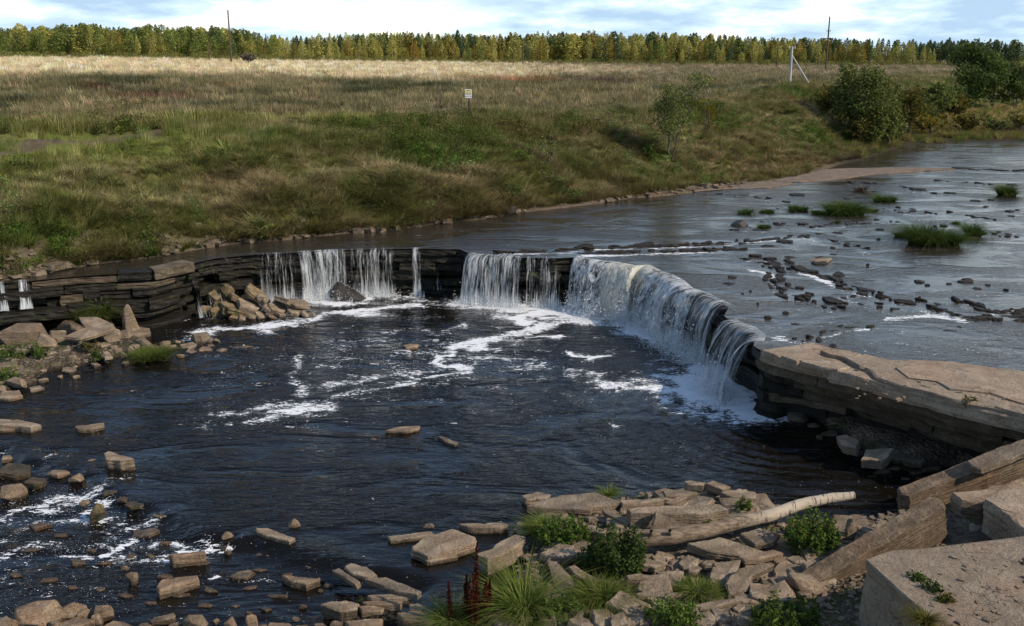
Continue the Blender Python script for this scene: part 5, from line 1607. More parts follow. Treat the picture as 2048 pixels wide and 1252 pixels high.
# ------------------------------------------------------------------ plants
def blades(n, rad, length, width, lean, droop, seed, wind=(0, 0), segs=3, stiff=1.0):
    """n grass blades as tapering bent strips; returns verts, faces, lum"""
    r = np.random.default_rng(seed)
    a = r.uniform(0, 2 * math.pi, n)
    rr_ = rad * np.sqrt(r.uniform(0, 1, n))
    base = np.c_[np.cos(a) * rr_, np.sin(a) * rr_]
    L = length * r.uniform(0.55, 1.1, n)
    da = a + r.normal(0, 0.7, n)
    le = lean * r.uniform(0.3, 1.2, n) * (0.35 + 0.65 * rr_ / max(rad, 1e-6))
    dr = droop * r.uniform(0.5, 1.5, n)
    wd = width * r.uniform(0.6, 1.3, n)
    V, lum = [], []
    lb = r.uniform(0, 1, n)
    side = np.c_[-np.sin(da + r.normal(0, .6, n)), np.cos(da + r.normal(0, .6, n))]
    for k in range(segs + 1):
        t_ = k / segs
        out = L * (le * t_ + dr * t_ ** 2)
        z = L * np.maximum(0.02, t_ * np.sqrt(np.maximum(0.15, 1 - (le * .6) ** 2)) - dr * 0.55 * t_ ** 2.2)
        c = np.c_[base + np.c_[np.cos(da), np.sin(da)] * out[:, None] + np.array(wind) * (L * t_ ** 1.6)[:, None], z]
        w_ = wd * (1 - t_ ** 1.5) * 0.5 if k < segs else wd * 0.03
        V.append(np.c_[c[:, :2] + side * w_[:, None], c[:, 2]])
        V.append(np.c_[c[:, :2] - side * w_[:, None], c[:, 2]])
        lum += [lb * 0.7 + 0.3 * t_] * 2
    V = np.stack(V, 1)
    K = 2 * (segs + 1)
    idx = np.arange(n)[:, None] * K
    Fc = np.concatenate([np.stack([idx[:, 0] + 2 * k, idx[:, 0] + 2 * k + 1, idx[:, 0] + 2 * k + 3, idx[:, 0] + 2 * k + 2], -1) for k in range(segs)])
    return V.reshape(-1, 3), Fc, np.stack(lum, 1).ravel()


def leaves(cent, size, seed, flat=0.0, asp=0.6):
    """one small two-triangle leaf at each centre"""
    r = np.random.default_rng(seed)
    n = len(cent)
    u = r.normal(0, 1, (n, 3))
    u[:, 2] *= 1 - flat
    u /= np.linalg.norm(u, axis=1, keepdims=True)
    w = r.normal(0, 1, (n, 3))
    v = np.cross(u, w)
    v /= np.linalg.norm(v, axis=1, keepdims=True) + 1e-9
    s = size * r.uniform(0.6, 1.3, n)[:, None]
    V = np.stack([cent - u * s, cent + v * s * asp, cent + u * s, cent - v * s * asp], 1).reshape(-1, 3)
    Fc = np.arange(4 * n).reshape(n, 4)
    return V, Fc, np.repeat(r.uniform(0, 1, n), 4)


def join(parts):
    V, Fc, L, b = [], [], [], 0
    for v, f, l in parts:
        V.append(v); Fc.append(f + b); L.append(l)
        b += len(v)
    return np.concatenate(V), np.concatenate(Fc), np.concatenate(L)


def lum_mesh(name, v, f, l):
    me = mesh(name, v, f)
    add_attr(me, 'lum', l)
    return me


def tube(path, radii, n=7):
    path = np.asarray(path, float)
    V, Fc = [], []
    for i, p in enumerate(path):
        d = path[min(i + 1, len(path) - 1)] - path[max(i - 1, 0)]
        d /= np.linalg.norm(d)
        s = np.cross(d, (0.31, 0.87, 0.38))
        s /= np.linalg.norm(s)
        w = np.cross(d, s)
        for k in range(n):
            a = 2 * math.pi * k / n
            V.append(p + (s * math.cos(a) + w * math.sin(a)) * radii[i])
    for i in range(len(path) - 1):
        for k in range(n):
            j = (k + 1) % n
            Fc.append((i * n + k, i * n + j, (i + 1) * n + j, (i + 1) * n + k))
    return np.array(V), np.array(Fc)


def join_vf(parts):
    V, Fc, b = [], [], 0
    for v, f in parts:
        V.append(v); Fc.append(f + b)
        b += len(v)
    return np.concatenate(V), np.concatenate(Fc)


# ---- scattered meadow grass: tufts instanced on stored points
PROTO = {}


def proto(name, parts, mat):
    v, f, l = join(parts)
    o = bpy.data.objects.new(name, lum_mesh(name, v, f, l))
    o.data.materials.append(mat)
    PROTO[name] = o
    return o


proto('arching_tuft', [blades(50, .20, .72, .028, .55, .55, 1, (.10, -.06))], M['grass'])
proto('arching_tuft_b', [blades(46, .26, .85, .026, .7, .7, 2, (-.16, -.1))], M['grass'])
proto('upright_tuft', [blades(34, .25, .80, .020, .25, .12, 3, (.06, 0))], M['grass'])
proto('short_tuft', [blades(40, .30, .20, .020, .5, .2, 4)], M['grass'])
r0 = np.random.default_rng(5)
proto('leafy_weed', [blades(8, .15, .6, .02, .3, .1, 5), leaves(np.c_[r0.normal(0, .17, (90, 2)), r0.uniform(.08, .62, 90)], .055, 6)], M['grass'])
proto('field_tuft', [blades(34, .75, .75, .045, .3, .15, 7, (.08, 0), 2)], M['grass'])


def scatter(name, key, P, rot, scl, tint, label, cat='grass'):
    me = bpy.data.meshes.new(name)
    me.vertices.add(len(P))
    me.vertices.foreach_set('co', np.asarray(P, np.float32).ravel())
    add_attr(me, 'rot', rot, 'FLOAT_VECTOR')
    add_attr(me, 'scl', scl)
    add_attr(me, 'tint', np.clip(tint, 0, 1), 'FLOAT_COLOR')
    o = link(name, me)
    g = bpy.data.node_groups.new(name, 'GeometryNodeTree')
    g.interface.new_socket('Geometry', in_out='INPUT', socket_type='NodeSocketGeometry')
    g.interface.new_socket('Geometry', in_out='OUTPUT', socket_type='NodeSocketGeometry')
    gi, go = g.nodes.new('NodeGroupInput'), g.nodes.new('NodeGroupOutput')
    ip = g.nodes.new('GeometryNodeInstanceOnPoints')
    oi = g.nodes.new('GeometryNodeObjectInfo')
    oi.inputs['Object'].default_value = PROTO[key]
    oi.inputs['As Instance'].default_value = True
    na, ns = g.nodes.new('GeometryNodeInputNamedAttribute'), g.nodes.new('GeometryNodeInputNamedAttribute')
    na.data_type, ns.data_type = 'FLOAT_VECTOR', 'FLOAT'
    na.inputs['Name'].default_value, ns.inputs['Name'].default_value = 'rot', 'scl'
    er = g.nodes.new('FunctionNodeEulerToRotation')
    L = g.links.new
    L(gi.outputs[0], ip.inputs['Points'])
    L(oi.outputs['Geometry'], ip.inputs['Instance'])
    L(na.outputs['Attribute'], er.inputs[0])
    L(er.outputs[0], ip.inputs['Rotation'])
    L(ns.outputs['Attribute'], ip.inputs['Scale'])
    L(ip.outputs[0], go.inputs[0])
    md = o.modifiers.new('scatter', 'NODES')
    md.node_group = g
    return tag(o, label, cat, kind='stuff')


def sow(name, key, n, v0, v1, size, label, px0=-220, px1=2280, keepf=None, tintf=None, tiltd=0.25, power=1.0, seed=0):
    r = np.random.default_rng(seed + 300)
    u = r.uniform(px0, px1, n)
    v = v0 + (v1 - v0) * r.uniform(0, 1, n) ** power
    P = ter(u, v)
    pxx, rw = proj(P)
    X, Y = P[:, 0], P[:, 1]
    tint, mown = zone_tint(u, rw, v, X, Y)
    bn = fbm(X * 0.45, Y * 0.45, P[:, 2] * 0.5, 44, 4)
    q1, _ = seg_dist(P[:, :2], track)
    q2, _ = seg_dist(P[:, :2], track2)
    prob = (1 - 0.93 * bareness(u, v, bn)) * smooth(.5, 1.1, q1) * smooth(.6, 1.4, q2)
    if keepf is not None:
        prob = prob * keepf(u, rw, v, mown, X, Y)
    ok = r.uniform(0, 1, n) < prob
    P, tint, u, v, rw = P[ok], tint[ok], u[ok], v[ok], rw[ok]
    m = len(P)
    tint = tint * r.uniform(.7, 1.35, (m, 1)) * (1 + r.normal(0, .06, (m, 3)))
    if tintf is not None:
        tint = tintf(tint, r, m, P)
    scl = size * r.uniform(.6, 1.35, m) * (1 + .35 * fbm(P[:, 0] * .25, P[:, 1] * .25, 0, 19, 2))
    rot = np.c_[r.uniform(-.1, tiltd, m), r.normal(0, .12, m), r.normal(0, .9, m)]
    return scatter(name, key, P - (0, 0, .03), rot, scl, tint, label)


pale = lambda t_, r, m, P: np.where((r.random(m) < .24)[:, None], t_ * (1.9, 1.75, 1.9) + .03, t_ * .92)
green = lambda t_, r, m, P: t_ * (0.75, 1.1, .8)
nomow = lambda u, rw, v, mw, X, Y: 1 - .95 * mw
patch = lambda a, b, s: (lambda u, rw, v, mw, X, Y: (1 - .95 * mw) * smooth(a, b, fbm(X * .25, Y * .25, 0, s, 3)))
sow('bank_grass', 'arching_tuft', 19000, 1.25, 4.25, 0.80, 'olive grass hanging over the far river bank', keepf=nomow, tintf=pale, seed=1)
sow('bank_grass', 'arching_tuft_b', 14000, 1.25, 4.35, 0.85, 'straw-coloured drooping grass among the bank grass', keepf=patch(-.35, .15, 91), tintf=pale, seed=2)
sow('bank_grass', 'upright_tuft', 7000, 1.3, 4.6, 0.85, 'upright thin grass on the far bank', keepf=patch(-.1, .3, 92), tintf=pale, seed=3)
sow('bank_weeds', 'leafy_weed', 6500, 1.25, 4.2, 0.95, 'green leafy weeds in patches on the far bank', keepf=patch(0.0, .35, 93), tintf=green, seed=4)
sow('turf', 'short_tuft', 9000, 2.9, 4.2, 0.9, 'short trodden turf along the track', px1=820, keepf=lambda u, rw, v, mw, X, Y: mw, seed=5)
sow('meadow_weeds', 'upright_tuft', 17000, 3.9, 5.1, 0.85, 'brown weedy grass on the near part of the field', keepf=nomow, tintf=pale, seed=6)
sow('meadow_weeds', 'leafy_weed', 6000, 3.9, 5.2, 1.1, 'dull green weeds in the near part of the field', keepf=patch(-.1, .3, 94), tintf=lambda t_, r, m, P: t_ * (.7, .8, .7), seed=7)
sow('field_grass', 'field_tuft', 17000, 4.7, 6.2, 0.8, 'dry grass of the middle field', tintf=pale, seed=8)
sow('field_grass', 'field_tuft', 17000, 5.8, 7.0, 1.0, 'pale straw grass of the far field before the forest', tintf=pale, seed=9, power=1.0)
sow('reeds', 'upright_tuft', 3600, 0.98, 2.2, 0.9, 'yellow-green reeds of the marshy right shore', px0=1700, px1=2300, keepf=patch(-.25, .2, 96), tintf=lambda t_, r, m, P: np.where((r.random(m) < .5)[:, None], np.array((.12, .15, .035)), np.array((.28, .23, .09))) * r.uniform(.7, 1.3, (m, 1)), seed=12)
# a thin fringe of grass at the waterline
sow('shore_grass', 'arching_tuft', 1500, 1.05, 1.3, 0.55, 'fresh green grass fringe at the waterline', px1=900, keepf=patch(0.1, .35, 95), tintf=lambda t_, r, m, P: np.array((.05, .10, .012)) * r.uniform(.7, 1.5, (m, 1)), seed=10)


# ---- tussocks and herbs that stand by themselves
def tussock(name, px, py, w, h, zb, label, mat='tuft', cat='grass clump', n=None, kind='grass', group=None, seed=None, lean=.55):
    """grass clump whose base centre is at pixel (px, py), about w by h pixels"""
    p = at(px, py, zb)
    dist = np.linalg.norm(p - (0, 0, CAMZ))
    W, H = w * dist / F, h * dist / F
    seed = seed or int(px * 3 + py * 5)
    r = np.random.default_rng(seed)
    wd = max(0.016, 0.00048 * dist)
    n = n or int(np.clip(260 * W * max(H, .3) / (wd * 40), 120, 1500))
    if kind == 'grass':
        n = int(n * 1.9)
        k = max(3, int(W / max(H, .2) * 5))
        parts = []
        for i in range(k):
            a, q = r.uniform(0, 6.28), math.sqrt(r.uniform(0, 1))
            hh = H * 1.25 * (1 - .55 * q ** 2) * r.uniform(.8, 1.1)
            v, f, l = blades(max(20, n // k), min(W * .16, hh * .35), hh * 1.02, wd * r.uniform(.8, 1.5), lean * r.uniform(.3, 1.0), r.uniform(.6, 1.3), seed + i, (math.cos(a) * .25 * q + r.normal(0, .15), math.sin(a) * .25 * q + r.normal(0, .1)), 4)
            v = v + (math.cos(a) * q * W * .36, math.sin(a) * q * W * .24, 0)
            parts.append((v, f, l))
        v, f, l = join(parts)
    else:   # leafy herb: stems with leaves
        ns = int(np.clip(n / 18, 10, 110))
        parts = []
        stems = []
        for i in range(ns):
            a, q = r.uniform(0, 6.28), math.sqrt(r.uniform(0, 1)) * W * .50
            b = np.array((math.cos(a) * q, math.sin(a) * q * .7, 0))
            hh = H * r.uniform(.6, 1.15) * (1 - .45 * (q / (W * .5)) ** 2)
            tip = b + (math.cos(a) * hh * .18, math.sin(a) * hh * .18, hh)
            stems.append((b, tip))
            m = max(12, int(hh / (wd * 1.0)))
            tt = r.uniform(.12, 1, m)[:, None]
            cen = b + (tip - b) * tt + r.normal(0, .055 * (1 - .5 * tt) * np.ones((m, 3)), (m, 3)) * max(1, H)
            parts.append(leaves(cen, wd * 3.1, seed + i, .35, .42))
        v, f, l = join(parts)
        tb = [tube([b, (b + t_) / 2, t_], [wd * .45, wd * .35, wd * .15], 4) for b, t_ in stems]
        sv, sf = join_vf(tb)
    root = tag(empty(name, tuple(p)), label, cat, group)
    link('foliage', lum_mesh('foliage', v, f, l), M[mat], root)
    if kind != 'grass':
        link('stem', mesh('stem', sv, sf), M['bark'], root)
    return root


GT = 'sedge islands in the upper river'
tussock('sedge_tussock', 1858, 486, 132, 52, WZ - .02, 'largest dark green sedge island in the upper river', 'tuft_river', group=GT, n=1500)
tussock('sedge_tussock', 1945, 472, 44, 36, WZ - .02, 'small sedge clump right of the largest sedge island', 'tuft_river', group=GT, n=500)
tussock('sedge_tussock', 1690, 428, 92, 36, WZ - .02, 'wide sedge clump above the lone brown stone', 'tuft_river', group=GT, n=1000)
tussock('sedge_tussock', 1595, 421, 54, 17, WZ - .02, 'low flat sedge clump left of the wide one', 'tuft_river', group=GT, n=500)
tussock('sedge_tussock', 1535, 426, 40, 10, WZ - .02, 'lowest mossy sedge patch beside the small pointed tuft', 'tuft_river', group=GT, n=300)
tussock('sedge_tussock', 1490, 428, 26, 20, WZ - .02, 'small pointed sedge tuft near the black rounded boulder', 'tuft_river', group=GT, n=220)
tussock('sedge_tussock', 1766, 403, 50, 22, WZ - .02, 'sedge clump beyond the wide one', 'tuft_river', group=GT, n=500)
tussock('sedge_tussock', 2010, 391, 36, 30, WZ - .02, 'lone round dark sedge tuft near the right edge', 'tuft_river', group=GT, n=500)
tussock('sedge_tussock', 1527, 456, 30, 13, WZ - .02, 'tiny sedge patch right of the black rounded boulder', 'tuft_river', group=GT, n=220)
tussock('sedge_tussock', 1722, 383, 22, 20, WZ - .02, 'withered brown sedge tuft by the rock tongue', 'oldwood', group=GT, n=220)
tussock('sedge_tussock', 1672, 446, 20, 8, WZ - .02, 'very small sedge sprig below the wide clump', 'tuft_river', group=GT, n=120)
for (x, y, w, h, lb) in ((1905, 484, 36, 16, 'low sedge fringe right under the largest sedge island'), (1800, 474, 30, 18, 'low sedge fringe at the left end of the largest island'), (1640, 428, 44, 14, 'low sedge between the two left sedge clumps'), (1740, 424, 30, 12, 'low sedge right of the wide clump'), (1912, 448, 14, 8, 'sprig of sedge above the largest island')):
    tussock('sedge_tussock', x, y, w, h, WZ - .02, lb, 'tuft_river', group=GT, n=260)
tussock('grass_tussock', 303, 718, 76, 36, .05, 'feathery green grass clump at the tip of the gravel bar', n=900, lean=.6)
tussock('weed_patch', 50, 716, 92, 26, .2, 'low green weeds on the left of the gravel bar', 'nettle', 'weeds', 700, 'herb')
tussock('weed_patch', 18, 762, 40, 28, .15, 'green weeds at the left edge of the gravel bar', 'nettle', 'weeds', 400, 'herb')
tussock('weed_patch', 182, 700, 36, 20, .3, 'yellowish weeds in the middle of the gravel bar', 'oliveleaf', 'weeds', 300, 'herb')
tussock('weed_patch', 195, 716, 30, 12, .25, 'small dark weeds near the water side of the gravel bar', 'darkleaf', 'weeds', 250, 'herb')
tussock('hanging_grass', 205, 634, 28, 52, .55, 'bright green moss and grass hanging down the left ledge', 'tuft', 'grass clump', 700, lean=.2)
tussock('grass_tussock', 1042, 1234, 104, 84, .25, 'largest yellow-green grass clump beside the tall tapering slab', n=1500)
tussock('weed_patch', 1118, 1240, 84, 50, .25, 'bright green weeds between the largest grass clump and the tall slab', 'nettle', 'weeds', 900, 'herb')
tussock('grass_tussock', 905, 1256, 84, 56, .08, 'bright low grass at the bottom edge left of the red dock', n=900)
tussock('grass_tussock', 1205, 1206, 64, 56, .35, 'long-bladed grass clump under the dark leafy bush', n=1100)
tussock('nettle_patch', 1125, 1092, 92, 62, .25, 'light green nettle-like patch near the big flat slab', 'nettle', 'weeds', 1500, 'herb')
tussock('grass_tussock', 1088, 1066, 60, 44, .2, 'grass fringe under the largest flat slab', n=600)
tussock('leafy_bush', 1238, 1148, 84, 104, .35, 'tall dark leafy bush at the buried end of the birch log', 'darkleaf', 'bush', 1800, 'herb')
tussock('leafy_bush', 1184, 1136, 62, 46, .35, 'lower dark leafy growth left of the tall leafy bush', 'darkleaf', 'bush', 1000, 'herb')
tussock('weed_patch', 1345, 1252, 96, 56, .4, 'bright green weeds at the bottom below the moss', 'nettle', 'weeds', 1100, 'herb')
tussock('fern_bush', 1622, 1098, 86, 70, .6, 'fresh green feathery herb right of the birch log', 'nettle', 'bush', 1600, 'herb')
tussock('fern_bush', 1570, 1262, 130, 62, .55, 'green feathery herb at the bottom by the leaning slab', 'nettle', 'bush', 1400, 'herb')
tussock('weed_patch', 1486, 1024, 26, 32, .5, 'small green sprig on the far rubble', 'nettle', 'weeds', 220, 'herb')
tussock('grass_tussock', 1218, 994, 26, 26, .25, 'thin grass sprig on the far edge of the largest slab', n=180)
tussock('weed_patch', 1430, 1052, 60, 16, .5, 'low green growth between log and tipped triangular slab', 'nettle', 'weeds', 350, 'herb')
tussock('moss_patch', 1400, 1188, 90, 30, .4, 'mossy green patch round the small triangular plate', 'tuft', 'moss', 900, lean=.8)
tussock('weed_patch', 1800, 1252, 50, 40, 1.0, 'dark weeds in the crevice beside the huge block', 'darkleaf', 'weeds', 400, 'herb')
tussock('weed_patch', 2020, 1062, 50, 16, 1.0, 'little weeds between the two right-hand blocks', 'nettle', 'weeds', 250, 'herb')
tussock('grass_tussock', 1852, 1250, 24, 40, 2.0, 'straw-coloured grass tuft at the corner of the huge block', 'oliveleaf', n=200)
tussock('weed_patch', 1940, 806, 26, 10, WZ + .1, 'tiny weed tuft on the dry plate edge', 'oliveleaf', 'weeds', 150, 'herb')
tussock('weed_patch', 1836, 1158, 26, 8, 2.05, 'small weeds at the upper end of the crack in the corner block', 'darkleaf', 'weeds', 120, 'herb')
tussock('weed_patch', 1868, 1180, 34, 10, 2.05, 'dark weeds in the middle of the crack in the corner block', 'darkleaf', 'weeds', 160, 'herb')
tussock('weed_patch', 1892, 1202, 22, 8, 2.05, 'small weeds at the lower end of the crack in the corner block', 'oliveleaf', 'weeds', 120, 'herb')
# red dock: stems packed with brown-red seeds
p = at(948, 1250, .1)
root = tag(empty('dock_plant', tuple(p)), 'tall dark red-brown dock plant with seed spikes', 'plant')
parts, tb = [], []
r = np.random.default_rng(12)
for i in range(15):
    b = np.array((r.normal(0, .15), r.normal(0, .10), 0))
    hh = 1.72 if i == 0 else r.uniform(.75, 1.25)
    tip = b + (r.normal(0, .10), r.normal(0, .05), hh)
    m = int(hh * 330)
    q = r.uniform(.15, 1, m)[:, None]
    parts.append(leaves(b + (tip - b) * q + r.normal(0, 1, (m, 3)) * (.055 * (1.05 - q)) * (1, 1, 1.5), .026, 40 + i, 0, .6))
    tb.append(tube([b, (b + tip) / 2, tip], [.010, .008, .004], 5))
link('seed_spikes', lum_mesh('seed_spikes', *join(parts)), M['dock'], root)
link('stem', mesh('stem', *join_vf(tb)), M['dock'], root)

# ------------------------------------------------------------------ birch log
t = NT('birch_log_bark')
co = t.coord('Object')
spx = t.n.new('ShaderNodeSeparateXYZ')
t.l.new(co, spx.inputs[0])
al = t.maprange(spx.outputs[0], 1.2, 4.6)
bands = t.maprange(t.noise(t.vmul(co, (16, 2.5, 2.5)), 1.0, 3, 0.6), 0.56, 0.64)
cr = t.noise(t.vmul(co, (3, 14, 14)), 1.2, 5, 0.65)
white = t.mix(bands, (0.38, 0.32, 0.245), (0.05, 0.045, 0.04))
brown = t.ramp(cr, [(0.35, (0.07, 0.05, 0.035)), (0.6, (0.22, 0.165, 0.115))])
c = t.mix(t.maprange(t.math('ADD', al, t.math('MULTIPLY', cr, .5)), 0.45, 1.05), brown, white)
M['birchlog'] = t.done(t.bsdf(c, 0.8, t.bump(cr, 0.7, 0.04), 0.2))
lp = [(1262, 1079, .72), (1300, 1076, .78), (1345, 1073, .80), (1400, 1064, .84), (1470, 1047, .90), (1540, 1031, .95), (1600, 1009, 1.02), (1660, 996, 1.08), (1708, 991, 1.12)]
W = np.array([at(*q) for q in lp])
root = tag(empty('birch_log', tuple(W[0])), 'fallen birch log lying across the rubble and pointing over the water', 'log')
Wl = W - W[0]
dense = np.array([[np.interp(s_, np.linspace(0, 1, len(Wl)), Wl[:, i]) for i in range(3)] for s_ in np.linspace(0, 1, 40)])
rad = np.interp(np.linspace(0, 1, 40), [0, .1, .5, 1], [.235, .205, .155, .095]) * (1 + .06 * vnoise(np.linspace(0, 14, 40), 0 * np.linspace(0, 1, 40), 0, 3))
v, f = tube(dense, rad, 16)
v = v + (0.02 * fbm(v[:, 0] * 4, v[:, 1] * 4, v[:, 2] * 4, 7, 3))[:, None]
me = mesh('trunk', v, f, True)
link('trunk', me, M['birchlog'], root)
M['cutwood'] = mat_plain('broken_wood', (0.20, 0.13, 0.07), (0.38, 0.27, 0.16), 12)
for e, nm in ((0, 'broken_end'), (39, 'cut_end')):
    ring = v[e * 16:(e + 1) * 16]
    d = (dense[1] - dense[0]) if e == 0 else (dense[38] - dense[39])
    d = d / np.linalg.norm(d)
    cc = ring.mean(0)
    V = np.concatenate([ring, [cc - d * .02]])
    Fc = [(i, (i + 1) % 16, 16) for i in range(16)]
    link('log_end', mesh('log_end', V, Fc), M['cutwood'], root)
for (s_, ln) in ((5, .12), (9, .10)):
    pth = [dense[s_] + (0, -.1, .1), dense[s_] + (-.02, -.2, .16 + ln)]
    v2, f2 = tube(pth, [.05, .035], 8)
    link('knot', mesh('knot', v2, f2), M['birchlog'], root)

# ------------------------------------------------------------------ trees
def limb_tree(H, spread, seed, nl=9, trunk_r=.09, base=.25, forks=1, up=.9):
    """trunk (with forks) and limbs; returns tube parts and the points where foliage sits"""
    r = np.random.default_rng(seed)
    parts, tips = [], []
    for q in range(forks):
        lean = r.normal(0, .10 if forks == 1 else .28, 2)
        pth = [np.array((r.normal(0, .03 * forks), r.normal(0, .03 * forks), -.15))]
        for k in range(1, 7):
            z = H * k / 6 * (1 if q == 0 else r.uniform(.7, .95))
            pth.append(np.array((lean[0] * z * .5 + r.normal(0, .02 * H), lean[1] * z * .5 + r.normal(0, .02 * H), z)))
        parts.append(tube(pth, trunk_r / math.sqrt(forks) * np.linspace(1.1, .12, 7), 6))
        tips.append((pth[-1], .14))
        for i in range(nl):
            h = base + (1 - base) * (i + r.uniform(0, 1)) / nl
            j = min(5, int(h * 6))
            w = h * 6 - j
            b = pth[j] * (1 - w) + pth[min(j + 1, 6)] * w
            a = r.uniform(0, 6.28)
            L = spread * (1.05 - h) ** .6 * r.uniform(.7, 1.15)
            mid = b + np.array((math.cos(a) * L * .5, math.sin(a) * L * .5, L * up * .45))
            tip = b + np.array((math.cos(a) * L, math.sin(a) * L, L * up * r.uniform(.6, 1.1)))
            parts.append(tube([b, mid, tip], trunk_r * .35 * np.array((1, .6, .2)), 4))
            for s_ in (.45, .7, 1.0):
                tips.append((b * (1 - s_) + tip * s_ + r.normal(0, .06 * H, 3) * .5, .10 + .05 * s_))
    return parts, tips


def clump_leaves(tips, H, n, size, sig, seed):
    r = np.random.default_rng(seed)
    c = np.array([t_[0] for t_ in tips])
    idx = r.integers(0, len(c), n)
    g = r.normal(0, 1, (n, 3))
    g /= np.linalg.norm(g, axis=1, keepdims=True)
    cen = c[idx] + g * (r.uniform(.25, 1, n) ** .6 * sig * H)[:, None] * (1, 1, .75)
    cen[:, 2] = np.maximum(cen[:, 2], .05 * H)
    return leaves(cen, size, seed + 1, .2, .62)


def river_tree(name, pos, H, spread, label, mat, n, size, seed, forks=1, nl=9, base=.25, sig=.10, bark='bark', group=None, cat='tree', tr=.09):
    root = tag(empty(name, tuple(pos)), label, cat, group)
    tp, tips = limb_tree(H, spread, seed, nl, tr, base, forks)
    link('trunk', mesh('trunk', *join_vf(tp)), M[bark], root)
    link('crown', lum_mesh('crown', *clump_leaves(tips, H, n, size, sig, seed + 9)), M[mat], root)
    return root


def base_at(px, row, Y):
    """ground point at column px nearest the distance Y"""
    vv_ = np.linspace(1.0, 7.0, 900)
    P = ter(np.full(900, px), vv_)
    i = np.argmin(np.abs(P[:, 1] - Y))
    return P[i]


def tree_px(px, row0, row1, Y):
    b = base_at(px, row0, Y)
    return b, (row0 - row1) * np.linalg.norm(b - (0, 0, CAMZ)) / F


b, H = tree_px(1340, 342, 180, 71)
river_tree('birch_tree', b, H, 1.75, 'thin sparse birch on the slope just above the rock beach', 'willow', 4200, .075, 3, 3, 11, .30, .10, 'bark', tr=.09)
b, H = tree_px(1413, 290, 222, 80)
river_tree('young_tree', b, H, .8, 'small yellow-leaved sapling right of the sparse birch', 'yellowleaf', 420, .07, 4, 2, 7, .2, .10)
b, H = tree_px(1100, 372, 300, 63)
river_tree('young_tree', b, H, .55, 'thin bright green sapling on the slope left of the birch', 'willow', 260, .07, 6, 2, 6, .2, .10)
GB = 'willows and bushes along the far shore'
for (px, r0_, r1_, Y, sp, lb, mt, n, sz, fk, sd_) in [
    (1738, 286, 150, 96, 2.6, 'big grey-green willow at the water with yellow top', 'willow', 8000, .13, 4, 21),
    (1700, 270, 160, 98, 1.9, 'left grey-green stem of the willow clump', 'willow', 4500, .13, 3, 22),
    (1775, 280, 195, 98, 2.0, 'rounded low willow on the right of the willow clump', 'willow', 5000, .13, 4, 23),
    (1815, 262, 178, 108, 2.4, 'rusty brown bush beside the willow clump', 'oliveleaf', 2800, .14, 5, 24),
    (1665, 262, 205, 100, 2.0, 'olive bush on the slope left of the willow clump', 'oliveleaf', 2200, .13, 5, 36),
    (1720, 296, 255, 95, 1.6, 'low yellowish bush at the foot of the willow clump', 'oliveleaf', 1500, .12, 5, 37),
    (1838, 250, 200, 116, 2.2, 'pale olive bush filling the gap behind the rusty bush', 'willow', 2200, .15, 5, 38),
    (1765, 230, 176, 118, 2.4, 'green bush on the slope behind the willow clump', 'willow', 2400, .15, 5, 39),
    (1910, 238, 200, 132, 2.2, 'olive bush at the foot of the tallest shore tree', 'oliveleaf', 2000, .16, 5, 40),
    (1790, 290, 258, 102, 1.5, 'low round bush hanging over the water', 'willow', 900, .13, 4, 25),
    (1862, 236, 175, 128, 3.0, 'olive-green spreading bush behind the rusty bush', 'willow', 3000, .17, 5, 26),
    (1895, 222, 170, 140, 2.6, 'dark green round bush left of the tallest shore tree', 'shoregreen', 4000, .18, 5, 27),
    (1945, 216, 105, 155, 4.4, 'tallest dark green tree on the far shore', 'shoregreen', 7500, .20, 3, 28),
    (1985, 214, 128, 158, 4.0, 'dark broad tree right of the tallest shore tree', 'shoregreen', 6500, .20, 3, 29),
    (2030, 216, 140, 158, 4.2, 'dark tree cut by the right edge', 'shoregreen', 5500, .20, 3, 30),
    (1925, 276, 246, 112, 2.0, 'low reed-like bush at the marshy shore', 'oliveleaf', 900, .14, 5, 31),
    (1860, 278, 250, 108, 2.4, 'low yellowish bush on the marshy shore', 'yellowleaf', 1000, .14, 5, 32),
    (1990, 278, 258, 110, 2.2, 'low green bush at the right end of the marsh', 'willow', 900, .14, 5, 34),
    (2040, 278, 252, 112, 2.4, 'low olive bush at the marsh cut by the right edge', 'oliveleaf', 900, .14, 5, 35)]:
    b, H = tree_px(px, r0_, r1_, Y)
    river_tree('willow' if 'willow' in lb else ('shore_tree' if 'tree' in lb else 'bush'), b, H, sp, lb, mt, n, sz, sd_, fk, 8, .05, .13, group=GB, cat='tree' if 'tree' in lb or 'willow' in lb else 'bush', tr=.10)


